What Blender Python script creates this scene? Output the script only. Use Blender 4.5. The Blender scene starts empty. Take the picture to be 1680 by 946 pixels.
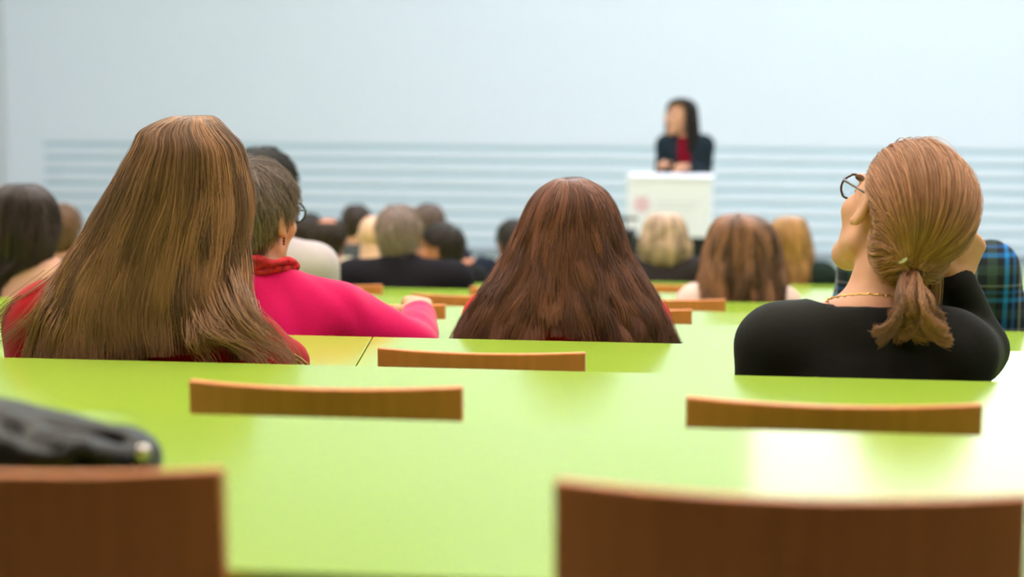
import bpy, bmesh, math, random
import numpy as np
from mathutils import Vector, Matrix

random.seed(7)
RNG = np.random.default_rng(11)
SC = bpy.context.scene
COL = SC.collection

# ------------------------------------------------------------------ camera, view, light
FPX = 3267.0                       # focal length in pixels of a 1680 px wide frame
YAW, PITCH, ROLL = 0.1386, 0.117, 0.0023
TOP = 0.74                         # desk height above its own tier
ROWSTEP, RISE = 0.9, 0.0815        # spacing of the rows, drop of each tier
YFAR0 = 2.281                      # far edge of the nearest desk
CAM = Vector((0.0, 0.0, TOP + 0.4293))
ROT = Matrix.Rotation(YAW, 3, 'Z') @ Matrix.Rotation(math.pi/2 - PITCH, 3, 'X') @ Matrix.Rotation(ROLL, 3, 'Z')

cam_data = bpy.data.cameras.new('camera')
cam_data.sensor_width = 36.0
cam_data.lens = FPX / 1680.0 * 36.0
cam_data.clip_start = 0.05
cam_data.clip_end = 100
cam_data.dof.use_dof = True
cam_data.dof.focus_distance = 3.75
cam_data.dof.aperture_fstop = 2.9
cam = bpy.data.objects.new('camera', cam_data)
cam.matrix_world = Matrix.Translation(CAM) @ ROT.to_4x4()
COL.objects.link(cam)
SC.camera = cam

SC.view_settings.view_transform = 'Standard'
SC.view_settings.look = 'None'
SC.view_settings.gamma = 1.0
SC.view_settings.use_curve_mapping = False
SC.view_settings.exposure = 0.0
SC.cycles.use_denoising = True
SC.cycles.max_bounces = 7
SC.cycles.diffuse_bounces = 4
SC.cycles.caustics_reflective = False
SC.cycles.caustics_refractive = False

world = bpy.data.worlds.new('world')
world.use_nodes = True
world.node_tree.nodes['Background'].inputs[0].default_value = (0.8, 0.85, 1.0, 1)
world.node_tree.nodes['Background'].inputs[1].default_value = 0.05
SC.world = world

CEIL_Z = 6.5
WALL_Y = 20.2
# ceiling lights: depth, strength, places across the hall, width, length
LAMPS = [(2.0, 34, (-6.0, -3.0, 0.0, 3.0), 1.6, .4), (3.4, 36, (-6.0, -3.0, 0.0, 3.0), 1.6, .4), (6.0, 36, (-6.0, -3.0, 0.0, 3.0), 1.6, .5), (8.6, 32, (-6.0, -3.0, 0.0, 3.0), 1.6, .5),
         (11.2, 28, (-6.0, -3.0, 0.0, 3.0), 1.6, .5), (14.0, 37, (-3.4, -.4, 2.4, 5.2), 1.6, .5), (17.0, 26, (-2.2, .4, 3.0, 5.4), 1.6, .5)]
FILL_STRIP_POWER = 14
SCREEN_POWER = 3.2

def at(px, py, Y):
    """the point on the plane at depth Y seen at a pixel of the photograph"""
    d = ROT @ Vector(((px - 840.0)/FPX, (473.0 - py)/FPX, -1.0))
    return CAM + d * (Y / d.y)

def scale_at(px, py, Y):
    """pixels per metre at that point"""
    p = at(px, py, Y)
    return FPX / -((ROT.transposed() @ (p - CAM)).z)

def yfar(n): return YFAR0 + ROWSTEP*n
def tier(n): return -RISE*n

# ------------------------------------------------------------------ materials
def lin(c):
    return tuple(((v/255.0)/12.92 if v/255.0 <= 0.04045 else ((v/255.0+0.055)/1.055)**2.4) for v in c) + (1.0,)

def mat(name, rgb, rough=0.6, spec=0.4, bump=0.0, bscale=60.0, var=0.0, vscale=8.0, stretch=None, metal=0.0, coat=0.0, sheen=0.0, sub=0.0):
    m = bpy.data.materials.new(name)
    m.use_nodes = True
    nt = m.node_tree
    b = nt.nodes['Principled BSDF']
    c = lin(rgb)
    b.inputs['Base Color'].default_value = c
    b.inputs['Roughness'].default_value = rough
    b.inputs['Specular IOR Level'].default_value = spec
    b.inputs['Metallic'].default_value = metal
    if coat:
        b.inputs['Coat Weight'].default_value = coat
        b.inputs['Coat Roughness'].default_value = 0.1
    if sheen:
        b.inputs['Sheen Weight'].default_value = sheen
        b.inputs['Sheen Roughness'].default_value = 0.5
    if sub:
        b.inputs['Subsurface Weight'].default_value = sub
        b.inputs['Subsurface Scale'].default_value = 0.01
        b.inputs['Subsurface Radius'].default_value = (1.0, 0.35, 0.2)
    tc = nt.nodes.new('ShaderNodeTexCoord')
    mp = nt.nodes.new('ShaderNodeMapping')
    nt.links.new(tc.outputs['Object'], mp.inputs[0])
    if stretch: mp.inputs['Scale'].default_value = stretch
    if var:
        n = nt.nodes.new('ShaderNodeTexNoise')
        n.inputs['Scale'].default_value = vscale
        n.inputs['Detail'].default_value = 4
        nt.links.new(mp.outputs[0], n.inputs['Vector'])
        r = nt.nodes.new('ShaderNodeValToRGB')
        r.color_ramp.elements[0].position = 0.3
        r.color_ramp.elements[1].position = 0.7
        r.color_ramp.elements[0].color = tuple(v*(1-var) for v in c[:3]) + (1,)
        r.color_ramp.elements[1].color = tuple(min(1, v*(1+var)) for v in c[:3]) + (1,)
        nt.links.new(n.outputs['Fac'], r.inputs[0])
        nt.links.new(r.outputs[0], b.inputs['Base Color'])
    if bump:
        n = nt.nodes.new('ShaderNodeTexNoise')
        n.inputs['Scale'].default_value = bscale
        n.inputs['Detail'].default_value = 3
        nt.links.new(mp.outputs[0], n.inputs['Vector'])
        bp = nt.nodes.new('ShaderNodeBump')
        bp.inputs['Strength'].default_value = bump
        bp.inputs['Distance'].default_value = 0.002
        nt.links.new(n.outputs['Fac'], bp.inputs['Height'])
        nt.links.new(bp.outputs[0], b.inputs['Normal'])
    return m

def emit(name, rgb, strength):
    m = bpy.data.materials.new(name)
    m.use_nodes = True
    nt = m.node_tree
    nt.nodes.clear()
    o = nt.nodes.new('ShaderNodeOutputMaterial')
    e = nt.nodes.new('ShaderNodeEmission')
    e.inputs[0].default_value = lin(rgb)
    e.inputs[1].default_value = strength
    nt.links.new(e.outputs[0], o.inputs[0])
    return m

def strand_mat(name, rgb, spread=0.45, rough=0.32):
    """hair fibres, each with its own shade of the hair colour"""
    m = bpy.data.materials.new(name)
    m.use_nodes = True
    nt = m.node_tree
    b = nt.nodes['Principled BSDF']
    c = lin(rgb)
    at_ = nt.nodes.new('ShaderNodeAttribute')
    at_.attribute_name = 'tint'
    r = nt.nodes.new('ShaderNodeValToRGB')
    r.color_ramp.elements[0].color = tuple(v*(1-spread) for v in c[:3]) + (1,)
    r.color_ramp.elements[1].color = tuple(min(1, v*(1+1.25*spread)) for v in c[:3]) + (1,)
    nt.links.new(at_.outputs['Fac'], r.inputs[0])
    nt.links.new(r.outputs[0], b.inputs['Base Color'])
    b.inputs['Roughness'].default_value = rough + 0.1
    b.inputs['Specular IOR Level'].default_value = 0.5
    return m

def plaid(name):
    """blue, green and black tartan woven in vertical and horizontal stripes"""
    m = bpy.data.materials.new(name)
    m.use_nodes = True
    nt = m.node_tree
    b = nt.nodes['Principled BSDF']
    b.inputs['Roughness'].default_value = 0.85
    tc = nt.nodes.new('ShaderNodeTexCoord')
    sp = nt.nodes.new('ShaderNodeSeparateXYZ')
    nt.links.new(tc.outputs['Object'], sp.inputs[0])
    def band(axis, period):
        mm = nt.nodes.new('ShaderNodeMath'); mm.operation = 'MULTIPLY'; mm.inputs[1].default_value = 1/period
        nt.links.new(sp.outputs[axis], mm.inputs[0])
        fr = nt.nodes.new('ShaderNodeMath'); fr.operation = 'FRACT'
        nt.links.new(mm.outputs[0], fr.inputs[0])
        r = nt.nodes.new('ShaderNodeValToRGB')
        r.color_ramp.interpolation = 'CONSTANT'
        cols = [(0.0, (10, 22, 42)), (0.22, (54, 76, 72)), (0.44, (10, 20, 38)), (0.60, (20, 134, 220)), (0.70, (10, 20, 40)), (0.80, (10, 100, 180)), (0.86, (8, 16, 32)), (0.96, (150, 150, 165))]
        e = r.color_ramp.elements
        e[0].position, e[0].color = cols[0][0], lin(cols[0][1])
        e[1].position, e[1].color = cols[1][0], lin(cols[1][1])
        for p, c in cols[2:]:
            k = e.new(p); k.color = lin(c)
        nt.links.new(fr.outputs[0], r.inputs[0])
        return r
    a, c = band(0, 0.115), band(2, 0.115)
    mx = nt.nodes.new('ShaderNodeMixRGB')
    mx.inputs[0].default_value = 0.42
    nt.links.new(a.outputs[0], mx.inputs[1])
    nt.links.new(c.outputs[0], mx.inputs[2])
    nt.links.new(mx.outputs[0], b.inputs['Base Color'])
    return m

M = {}
M['desk'] = mat('green_lacquer', (159, 193, 68), rough=0.14, spec=0.55, bump=0.05, bscale=25, stretch=(1, 12, 1))
M['desk_edge'] = mat('green_edge', (120, 190, 50), rough=0.4)
M['steel'] = mat('grey_steel', (120, 122, 124), rough=0.35, metal=0.8)
M['wood'] = mat('beech_veneer', (226, 140, 74), rough=0.36, spec=0.4, var=0.07, vscale=5, stretch=(14, 14, 0.8))
M['wall'] = mat('painted_wall', (230, 235, 245), rough=0.8, spec=0.1)
M['groove'] = mat('groove_shade', (196, 216, 225), rough=0.8, spec=0.1)  # darker than the boards: groove shade put into the colour
M['side_wall'] = mat('grey_side_wall', (210, 210, 210), rough=0.85, spec=0.1)
M['rear_wall'] = mat('dark_red_panelling', (64, 22, 12), rough=0.7, spec=0.2)
M['ceiling'] = mat('white_ceiling', (226, 228, 228), rough=0.9, spec=0.05)
M['floor'] = mat('grey_green_linoleum', (168, 178, 160), rough=0.5, spec=0.3, var=0.08)
M['base'] = mat('grey_baseboard', (150, 160, 168), rough=0.6)
M['black'] = mat('matt_black', (24, 24, 26), rough=0.5)
M['skin'] = mat('skin', (214, 158, 128), rough=0.5, spec=0.35, var=0.05, vscale=30, sub=0.12)
M['lips'] = mat('lips', (176, 96, 88), rough=0.4)
M['eye'] = mat('eye_white', (225, 220, 215), rough=0.2)
M['iris'] = mat('iris', (62, 48, 38), rough=0.2)
M['brow'] = mat('brow', (92, 66, 46), rough=0.8)
M['gold'] = mat('gold', (226, 178, 104), rough=0.25, metal=1.0)
M['trousers'] = mat('dark_trousers', (38, 40, 48), rough=0.85)
M['shoe'] = mat('black_leather_shoe', (26, 24, 24), rough=0.4)

# ------------------------------------------------------------------ object helpers
def tag(o, label=None, cat=None, group=None, kind=None):
    if label: o['label'] = label
    if cat: o['category'] = cat
    if group: o['group'] = group
    if kind: o['kind'] = kind
    return o

def link_mesh(name, verts, faces, m, parent=None, smooth=False, loc=None):
    me = bpy.data.meshes.new(name)
    me.from_pydata([tuple(v) for v in verts], [], [tuple(f) for f in faces])
    me.update()
    for x in (m if isinstance(m, (list, tuple)) else [m]):
        me.materials.append(x)
    if smooth: me.polygons.foreach_set('use_smooth', [True]*len(me.polygons))
    o = bpy.data.objects.new(name, me)
    COL.objects.link(o)
    if parent is not None: o.parent = parent
    if loc is not None: o.location = loc
    return o

def bm_obj(name, bm, m, parent=None, smooth=False, loc=None):
    me = bpy.data.meshes.new(name)
    bmesh.ops.recalc_face_normals(bm, faces=bm.faces)
    bm.to_mesh(me); bm.free()
    for x in (m if isinstance(m, (list, tuple)) else [m]):
        me.materials.append(x)
    if smooth: me.polygons.foreach_set('use_smooth', [True]*len(me.polygons))
    o = bpy.data.objects.new(name, me)
    COL.objects.link(o)
    if parent is not None: o.parent = parent
    if loc is not None: o.location = loc
    return o

def box(bm, lo, hi, bevel=0.0):
    c = [(a+b)/2 for a, b in zip(lo, hi)]
    s = [b-a for a, b in zip(lo, hi)]
    r = bmesh.ops.create_cube(bm, size=1.0, matrix=Matrix.Translation(c) @ Matrix.Diagonal((*s, 1)))
    if bevel:
        ed = list({e for v in r['verts'] for e in v.link_edges})
        bmesh.ops.bevel(bm, geom=ed, offset=bevel, segments=2, affect='EDGES', profile=0.5)

def tube(bm, pts, r, seg=10, cap=True):
    """round bar along a chain of points; r is a number or one radius per point"""
    pts = [Vector(p) for p in pts]
    rs = r if isinstance(r, (list, tuple)) else [r]*len(pts)
    rings = []
    ref = None
    for i, p in enumerate(pts):
        t = (pts[min(i+1, len(pts)-1)] - pts[max(i-1, 0)]).normalized()
        if ref is None:
            ref = t.orthogonal().normalized()
        ref = (ref - t*ref.dot(t))
        ref = ref.normalized() if ref.length > 1e-6 else t.orthogonal().normalized()
        b = t.cross(ref)
        rings.append([bm.verts.new(p + (ref*math.cos(2*math.pi*k/seg) + b*math.sin(2*math.pi*k/seg))*rs[i]) for k in range(seg)])
    for i in range(len(rings)-1):
        for k in range(seg):
            bm.faces.new((rings[i][k], rings[i][(k+1) % seg], rings[i+1][(k+1) % seg], rings[i+1][k]))
    if cap:
        bm.faces.new(rings[0][::-1]); bm.faces.new(rings[-1])

def ring_tube(bm, pts, r, seg=8):
    """closed round bar through a loop of points"""
    pts = [Vector(p) for p in pts]
    n = len(pts)
    rings = []
    for i, p in enumerate(pts):
        t = (pts[(i+1) % n] - pts[i-1]).normalized()
        u = Vector((0.13, 0.31, 0.94)); u = (u - t*u.dot(t)).normalized()
        b = t.cross(u)
        rings.append([bm.verts.new(p + (u*math.cos(2*math.pi*k/seg) + b*math.sin(2*math.pi*k/seg))*r) for k in range(seg)])
    for i in range(n):
        j = (i+1) % n
        for k in range(seg):
            bm.faces.new((rings[i][k], rings[i][(k+1) % seg], rings[j][(k+1) % seg], rings[j][k]))

def empty(name, loc, rz=0.0):
    o = bpy.data.objects.new(name, None)
    o.empty_display_size = 0.1
    COL.objects.link(o)
    o.location = loc
    o.rotation_euler = (0, 0, rz)
    return o

def copy_tree(o, parent=None):
    c = o.copy(); COL.objects.link(c)
    if parent is not None: c.parent = parent
    for ch in list(o.children): copy_tree(ch, c)
    return c

# ------------------------------------------------------------------ room
X0, X1 = at(14, 300, WALL_Y).x, 6.6
REAR = -1.1
def structure(name, bm, m):
    return tag(bm_obj(name, bm, m), kind='structure')

LAST = 11
bm = bmesh.new()
ys = [REAR] + [yfar(n) + 0.015 for n in range(LAST)] + [WALL_Y]
for n in range(LAST + 1):
    box(bm, (X0, ys[n], -1.3), (X1, ys[n+1], tier(n)))
structure('floor', bm, M['floor'])
bm = bmesh.new(); box(bm, (X0-0.2, REAR-0.2, CEIL_Z), (X1+0.2, WALL_Y+0.4, CEIL_Z+0.2)); structure('ceiling', bm, M['ceiling'])
bm = bmesh.new(); box(bm, (X0-0.2, REAR-0.2, -1.3), (X0, WALL_Y+0.4, CEIL_Z)); structure('wall_left', bm, M['side_wall'])
bm = bmesh.new(); box(bm, (X1, REAR-0.2, -1.3), (X1+0.2, WALL_Y+0.4, CEIL_Z)); structure('wall_right', bm, M['side_wall'])
bm = bmesh.new(); box(bm, (X0, REAR-0.2, -1.3), (X1, REAR, CEIL_Z)); structure('wall_rear', bm, M['rear_wall'])

bm = bmesh.new(); box(bm, (X0, REAR, 2.45), (X1, 1.42, CEIL_Z)); structure('added_bulkhead', bm, M['rear_wall'])  # unseen dark overhang, added to keep light off the nearest chair backs

# front wall: smooth above, below it lined with horizontal boards that leave recessed grooves
zg = at(560, 241, WALL_Y).z
xg = at(72, 300, WALL_Y).x
PER, GAP = 0.136, 0.056
bm = bmesh.new()
box(bm, (X0, WALL_Y + 0.02, -1.3), (X1, WALL_Y + 0.2, CEIL_Z))
box(bm, (X0, WALL_Y, zg + GAP/2), (X1, WALL_Y + 0.022, CEIL_Z))
box(bm, (X0, WALL_Y, -1.3), (xg, WALL_Y + 0.022, zg + GAP/2))
z = zg - GAP/2
while z > tier(LAST) + 0.05:
    box(bm, (xg, WALL_Y, max(z - (PER - GAP), tier(LAST) - 0.01)), (X1, WALL_Y + 0.022, z))
    z -= PER
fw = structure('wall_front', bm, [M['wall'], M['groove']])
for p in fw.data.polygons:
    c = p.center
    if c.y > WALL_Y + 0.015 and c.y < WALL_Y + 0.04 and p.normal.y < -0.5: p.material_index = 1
bm = bmesh.new(); box(bm, (X0, WALL_Y - 0.02, tier(LAST)), (X1, WALL_Y - 0.001, tier(LAST) + 0.09)); structure('baseboard_front', bm, M['base'])

# projection screen high on the front wall (its light is mirrored in the desk tops)
def screen(xa, xb, label):
    r = empty('projection_screen', ((xa+xb)/2, WALL_Y - 0.035, 2.4))
    tag(r, label, 'projection screen')
    w = (xb-xa)/2
    bm = bmesh.new(); box(bm, (-w, -0.012, 0.0), (w, -0.004, 3.2)); bm_obj('screen_cloth', bm, emit('projected_slide', (236, 240, 244), SCREEN_POWER), r)
    bm = bmesh.new()
    for lo, hi in (((-w-.05, -.02, -.05), (w+.05, .03, 0)), ((-w-.05, -.02, 3.2), (w+.05, .03, 3.25)), ((-w-.05, -.02, 0), (-w, .03, 3.2)), ((w, -.02, 0), (w+.05, .03, 3.2))):
        box(bm, lo, hi, 0.004)
    bm_obj('border', bm, M['black'], r)
    bm = bmesh.new(); box(bm, (-w-.08, -.08, 3.25), (w+.08, .03, 3.4), 0.01); bm_obj('housing', bm, M['wall'], r)
screen(-0.35, 5.4, 'wide lit projection screen high on the right of the front wall')

# ceiling lights
for (ly, st, cols, lw, ll) in LAMPS:
    em = emit('lamp_diffuser_glow', (255, 242, 226) if ly < 10 else (226, 238, 255), st)
    a, b = lw/2, ll/2
    for lx in cols:
        r = empty('ceiling_light', (lx, ly, CEIL_Z))
        tag(r, 'white rectangular ceiling light above the hall', 'ceiling light', 'ceiling lights in rows over the hall')
        bm = bmesh.new()
        for lo, hi in (((-a-.03, -b-.03, -.05), (a+.03, -b, 0)), ((-a-.03, b, -.05), (a+.03, b+.03, 0)), ((-a-.03, -b, -.05), (-a, b, 0)), ((a, -b, -.05), (a+.03, b, 0))):
            box(bm, lo, hi)
        bm_obj('frame', bm, M['ceiling'], r)
        bm = bmesh.new(); box(bm, (-a, -b, -.04), (a, b, -.03)); bm_obj('diffuser', bm, em, r)

# added fill strips on the bulkhead face, brightening the backs of the audience
for lx in (-4.6, -2.3, 0.0, 2.3, 4.6):
    r = empty('fill_strip', (lx, 1.42, 2.72))
    tag(r, 'white fill strip added on the bulkhead behind the last row', 'added fill light', 'added fill strips on the rear bulkhead')
    bm = bmesh.new(); box(bm, (-.92, 0.002, -.11), (.92, .05, .11), .006); bm_obj('housing', bm, M['ceiling'], r)
    bm = bmesh.new(); box(bm, (-.89, .048, -.085), (.89, .056, .085)); bm_obj('diffuser', bm, emit('fill_strip_glow', (255, 242, 228), FILL_STRIP_POWER), r)

# ------------------------------------------------------------------ desks
DX0, DX1 = -5.6, 3.4
def desk(n, xa, xb, label, skew_l=None, skew_r=None):
    yf = yfar(n); depth = 0.70 if n == 0 else 0.40 if n == 3 else 0.56
    r = empty('lecture_desk', (0, yf - depth, tier(n)))
    tag(r, label, 'desk', 'green desk rows of the lecture hall')
    z0, z1 = TOP - 0.028, TOP
    al, bl = skew_l or (xa, xa)              # x at the near and at the far edge
    ar, br = skew_r or (xb, xb)
    bm = bmesh.new()
    v = [bm.verts.new(p) for p in ((al, 0, z0), (ar, 0, z0), (br, depth, z0), (bl, depth, z0), (al, 0, z1), (ar, 0, z1), (br, depth, z1), (bl, depth, z1))]
    for f in ((3, 2, 1, 0), (4, 5, 6, 7), (0, 1, 5, 4), (1, 2, 6, 5), (2, 3, 7, 6), (3, 0, 4, 7)):
        bm.faces.new([v[i] for i in f])
    bmesh.ops.bevel(bm, geom=list(bm.edges), offset=0.0015, segments=2, affect='EDGES', profile=0.5)
    bm_obj('desk_top', bm, M['desk'], r)
    bm = bmesh.new(); box(bm, (max(al, bl)+.02, depth-0.03, 0.16), (min(ar, br)-.02, depth-0.012, z0)); bm_obj('modesty_panel', bm, M['desk_edge'], r)
    k = max(2, int((xb-xa)/2.2)+1)
    for i in range(k):
        x = max(al, bl) + 0.06 + (min(ar, br)-max(al, bl)-0.12)*i/(k-1)
        bm = bmesh.new()
        box(bm, (x-.02, depth-.10, 0.02), (x+.02, depth-.035, z0))
        box(bm, (x-.025, depth-.42, 0.0), (x+.025, depth-.035, 0.02))
        bm_obj('leg', bm, M['steel'], r)
ORD = ['nearest the camera, below the empty chair backs', 'second from the camera, cut across by the woman in black', None,
       'third row back, behind the long brown hair', 'fourth row ahead, level with the plaid shirt', 'fifth row ahead, before the dark hair at the left edge',
       'sixth row ahead, under the hair with light streaks', 'seventh row ahead, before the man in the black jacket', 'eighth row ahead, a thin blurred green band',
       'ninth row ahead, before the grey bob haircut', 'tenth row ahead, thin strip towards the lectern', 'frontmost row, nearest to the white lectern']
for n in range(LAST + 1):
    if n == 2:
        pa, pb = at(583, 597, yfar(2)-0.40), at(610, 556, yfar(2)-0.02)
        sl = (pb.x - pa.x)/0.38
        xn, xf = pb.x - sl*0.54, pb.x + sl*0.02
        desk(2, DX0, xf, 'green desk section left of the joint, before the blonde woman in red', skew_r=(xn-0.0012, xf-0.0012))
        desk(2, xf, DX1, 'green desk section right of the joint, with the single wooden chair', skew_l=(xn+0.0012, xf+0.0012))
    else:
        desk(n, DX0, DX1, 'long glossy green desk, ' + ORD[n])

# ------------------------------------------------------------------ chairs
def chair_proto():
    r = empty('lecture_chair', (0, 0, 0))
    W, H0, H1, T, BOW = 0.36, 0.50, 0.83, 0.016, 0.042
    nx, nz = 20, 12
    bm = bmesh.new()
    def P(u, w, side):
        # u across -1..1, w up 0..1
        inset = 0.0
        rc = 0.012                        # rounded corners
        zz = H0 + (H1-H0)*w
        x = u*W/2
        y = -BOW*(1-u*u) + 0.02*(1-w)
        return Vector((x, y + (T if side else 0), zz))
    grid = {}
    for s in (0, 1):
        for i in range(nx+1):
            for j in range(nz+1):
                grid[s, i, j] = bm.verts.new(P(-1+2*i/nx, j/nz, s))
    for i in range(nx):
        for j in range(nz):
            bm.faces.new((grid[0, i, j], grid[0, i+1, j], grid[0, i+1, j+1], grid[0, i, j+1]))
            bm.faces.new((grid[1, i, j], grid[1, i, j+1], grid[1, i+1, j+1], grid[1, i+1, j]))
    for i in range(nx):
        bm.faces.new((grid[0, i, 0], grid[1, i, 0], grid[1, i+1, 0], grid[0, i+1, 0]))
        bm.faces.new((grid[0, i, nz], grid[0, i+1, nz], grid[1, i+1, nz], grid[1, i, nz]))
    for j in range(nz):
        bm.faces.new((grid[0, 0, j], grid[0, 0, j+1], grid[1, 0, j+1], grid[1, 0, j]))
        bm.faces.new((grid[0, nx, j], grid[1, nx, j], grid[1, nx, j+1], grid[0, nx, j+1]))
    bmesh.ops.recalc_face_normals(bm, faces=bm.faces)
    ed = [e for e in bm.edges if len(e.link_faces) == 2 and e.calc_face_angle(0) > 0.9]
    bmesh.ops.bevel(bm, geom=ed, offset=0.003, segments=2, affect='EDGES', profile=0.5)
    bm_obj('backrest', bm, M['wood'], r, smooth=False)
    # seat: thin bent board
    bm = bmesh.new()
    prof = [(-0.045, 0.462), (0.02, 0.440), (0.12, 0.432), (0.22, 0.436), (0.29, 0.442), (0.315, 0.430)]
    vs = []
    for s in (0, 1):
        for (y, zz) in prof:
            vs.append([bm.verts.new((sx*0.18, y, zz + 0.013*s)) for sx in (-1, -.5, 0, .5, 1)])
    n = len(prof)
    for s in (0, 1):
        for i in range(n-1):
            for k in range(4):
                f = (vs[s*n+i][k], vs[s*n+i][k+1], vs[s*n+i+1][k+1], vs[s*n+i+1][k])
                bm.faces.new(f)
    for i in range(n-1):
        for k in (0, 4):
            bm.faces.new((vs[i][k], vs[i+1][k], vs[n+i+1][k], vs[n+i][k]))
    for i in (0, n-1):
        for k in range(4):
            bm.faces.new((vs[i][k], vs[i][k+1], vs[n+i][k+1], vs[n+i][k]))
    bm_obj('seat', bm, M['wood'], r, smooth=False)
    for sx in (-0.10, 0.10):
        bm = bmesh.new()
        tube(bm, [(sx, 0.14, 0.428), (sx, 0.02, 0.425), (sx, -0.022, 0.44), (sx, -0.026, 0.48), (sx, -0.031, 0.58), (sx, -0.035, 0.66)], 0.008, 8)
        bm_obj('back_bar', bm, M['steel'], r, smooth=True)
    bm = bmesh.new()
    tube(bm, [(0, 0.13, 0.02), (0, 0.13, 0.43)], 0.026, 16); bm_obj('pedestal', bm, M['steel'], r, smooth=True)
    bm = bmesh.new()
    tube(bm, [(0, 0.13, 0.0), (0, 0.13, 0.02)], 0.12, 24); bm_obj('base_plate', bm, M['steel'], r)
    return r
CH = chair_proto()
used = [False]
def chair(x, y, n, label, rz=0.0, group='wooden chairs of the lecture hall'):
    o = CH if not used[0] else copy_tree(CH)
    used[0] = True
    o.location = (x, y, tier(n)); o.rotation_euler = (0, 0, rz)
    tag(o, label, 'chair', group)
    return o
def chair_at(px, py, n, label, y=None, rz=0.0, sc=(1, 1, 1)):
    y = y if y is not None else yfar(n) - 0.67
    o = chair(at(px, py, y).x, y, n, label, rz)
    o.scale = sc
    return o
chair_at(8, 800, 0, 'dark wooden chair back at the lower left corner, beside the black bag', y=1.535, sc=(1.02, 1, 1.006))
chair_at(1292, 830, 0, 'wide dark wooden chair back at the lower right corner', y=1.535, sc=(1.02, 1, 1.006))
chair_at(531, 640, 1, 'light wooden chair back between the two near desks, left of the middle', y=2.47)
chair_at(1366, 670, 1, 'light wooden chair back in front of the woman in black', y=2.44)
chair_at(788, 580, 2, 'wooden chair back alone on the third desk, before the long brown hair', y=3.33)
chair_at(622, 520, 4, 'wooden chair showing behind the hand of the woman in fuchsia', y=yfar(4)-.67)
chair_at(1023, 528, 4, 'wooden chair end low at the right of the long brown hair', y=yfar(4)-.67)
chair_at(768, 500, 5, 'thin wooden chair edge between the fuchsia cuff and the brown hair', y=yfar(5)-.67)
chair_at(1094, 503, 5, 'wooden chair just left below the hair with light streaks', y=yfar(5)-.67)
chair_at(547, 482, 6, 'blurred wooden chair just below the black jacket', y=yfar(6)-.67)
chair_at(852, 484, 6, 'blurred wooden chair mostly behind the long brown hair', y=yfar(6)-.67)
chair_at(1105, 482, 7, 'blurred wooden chair left of the hair with light streaks', y=yfar(7)-.67)
chair_at(1728, 484, 7, 'blurred wooden chair at the right edge past the plaid shirt', y=yfar(7)-.67)

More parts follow.
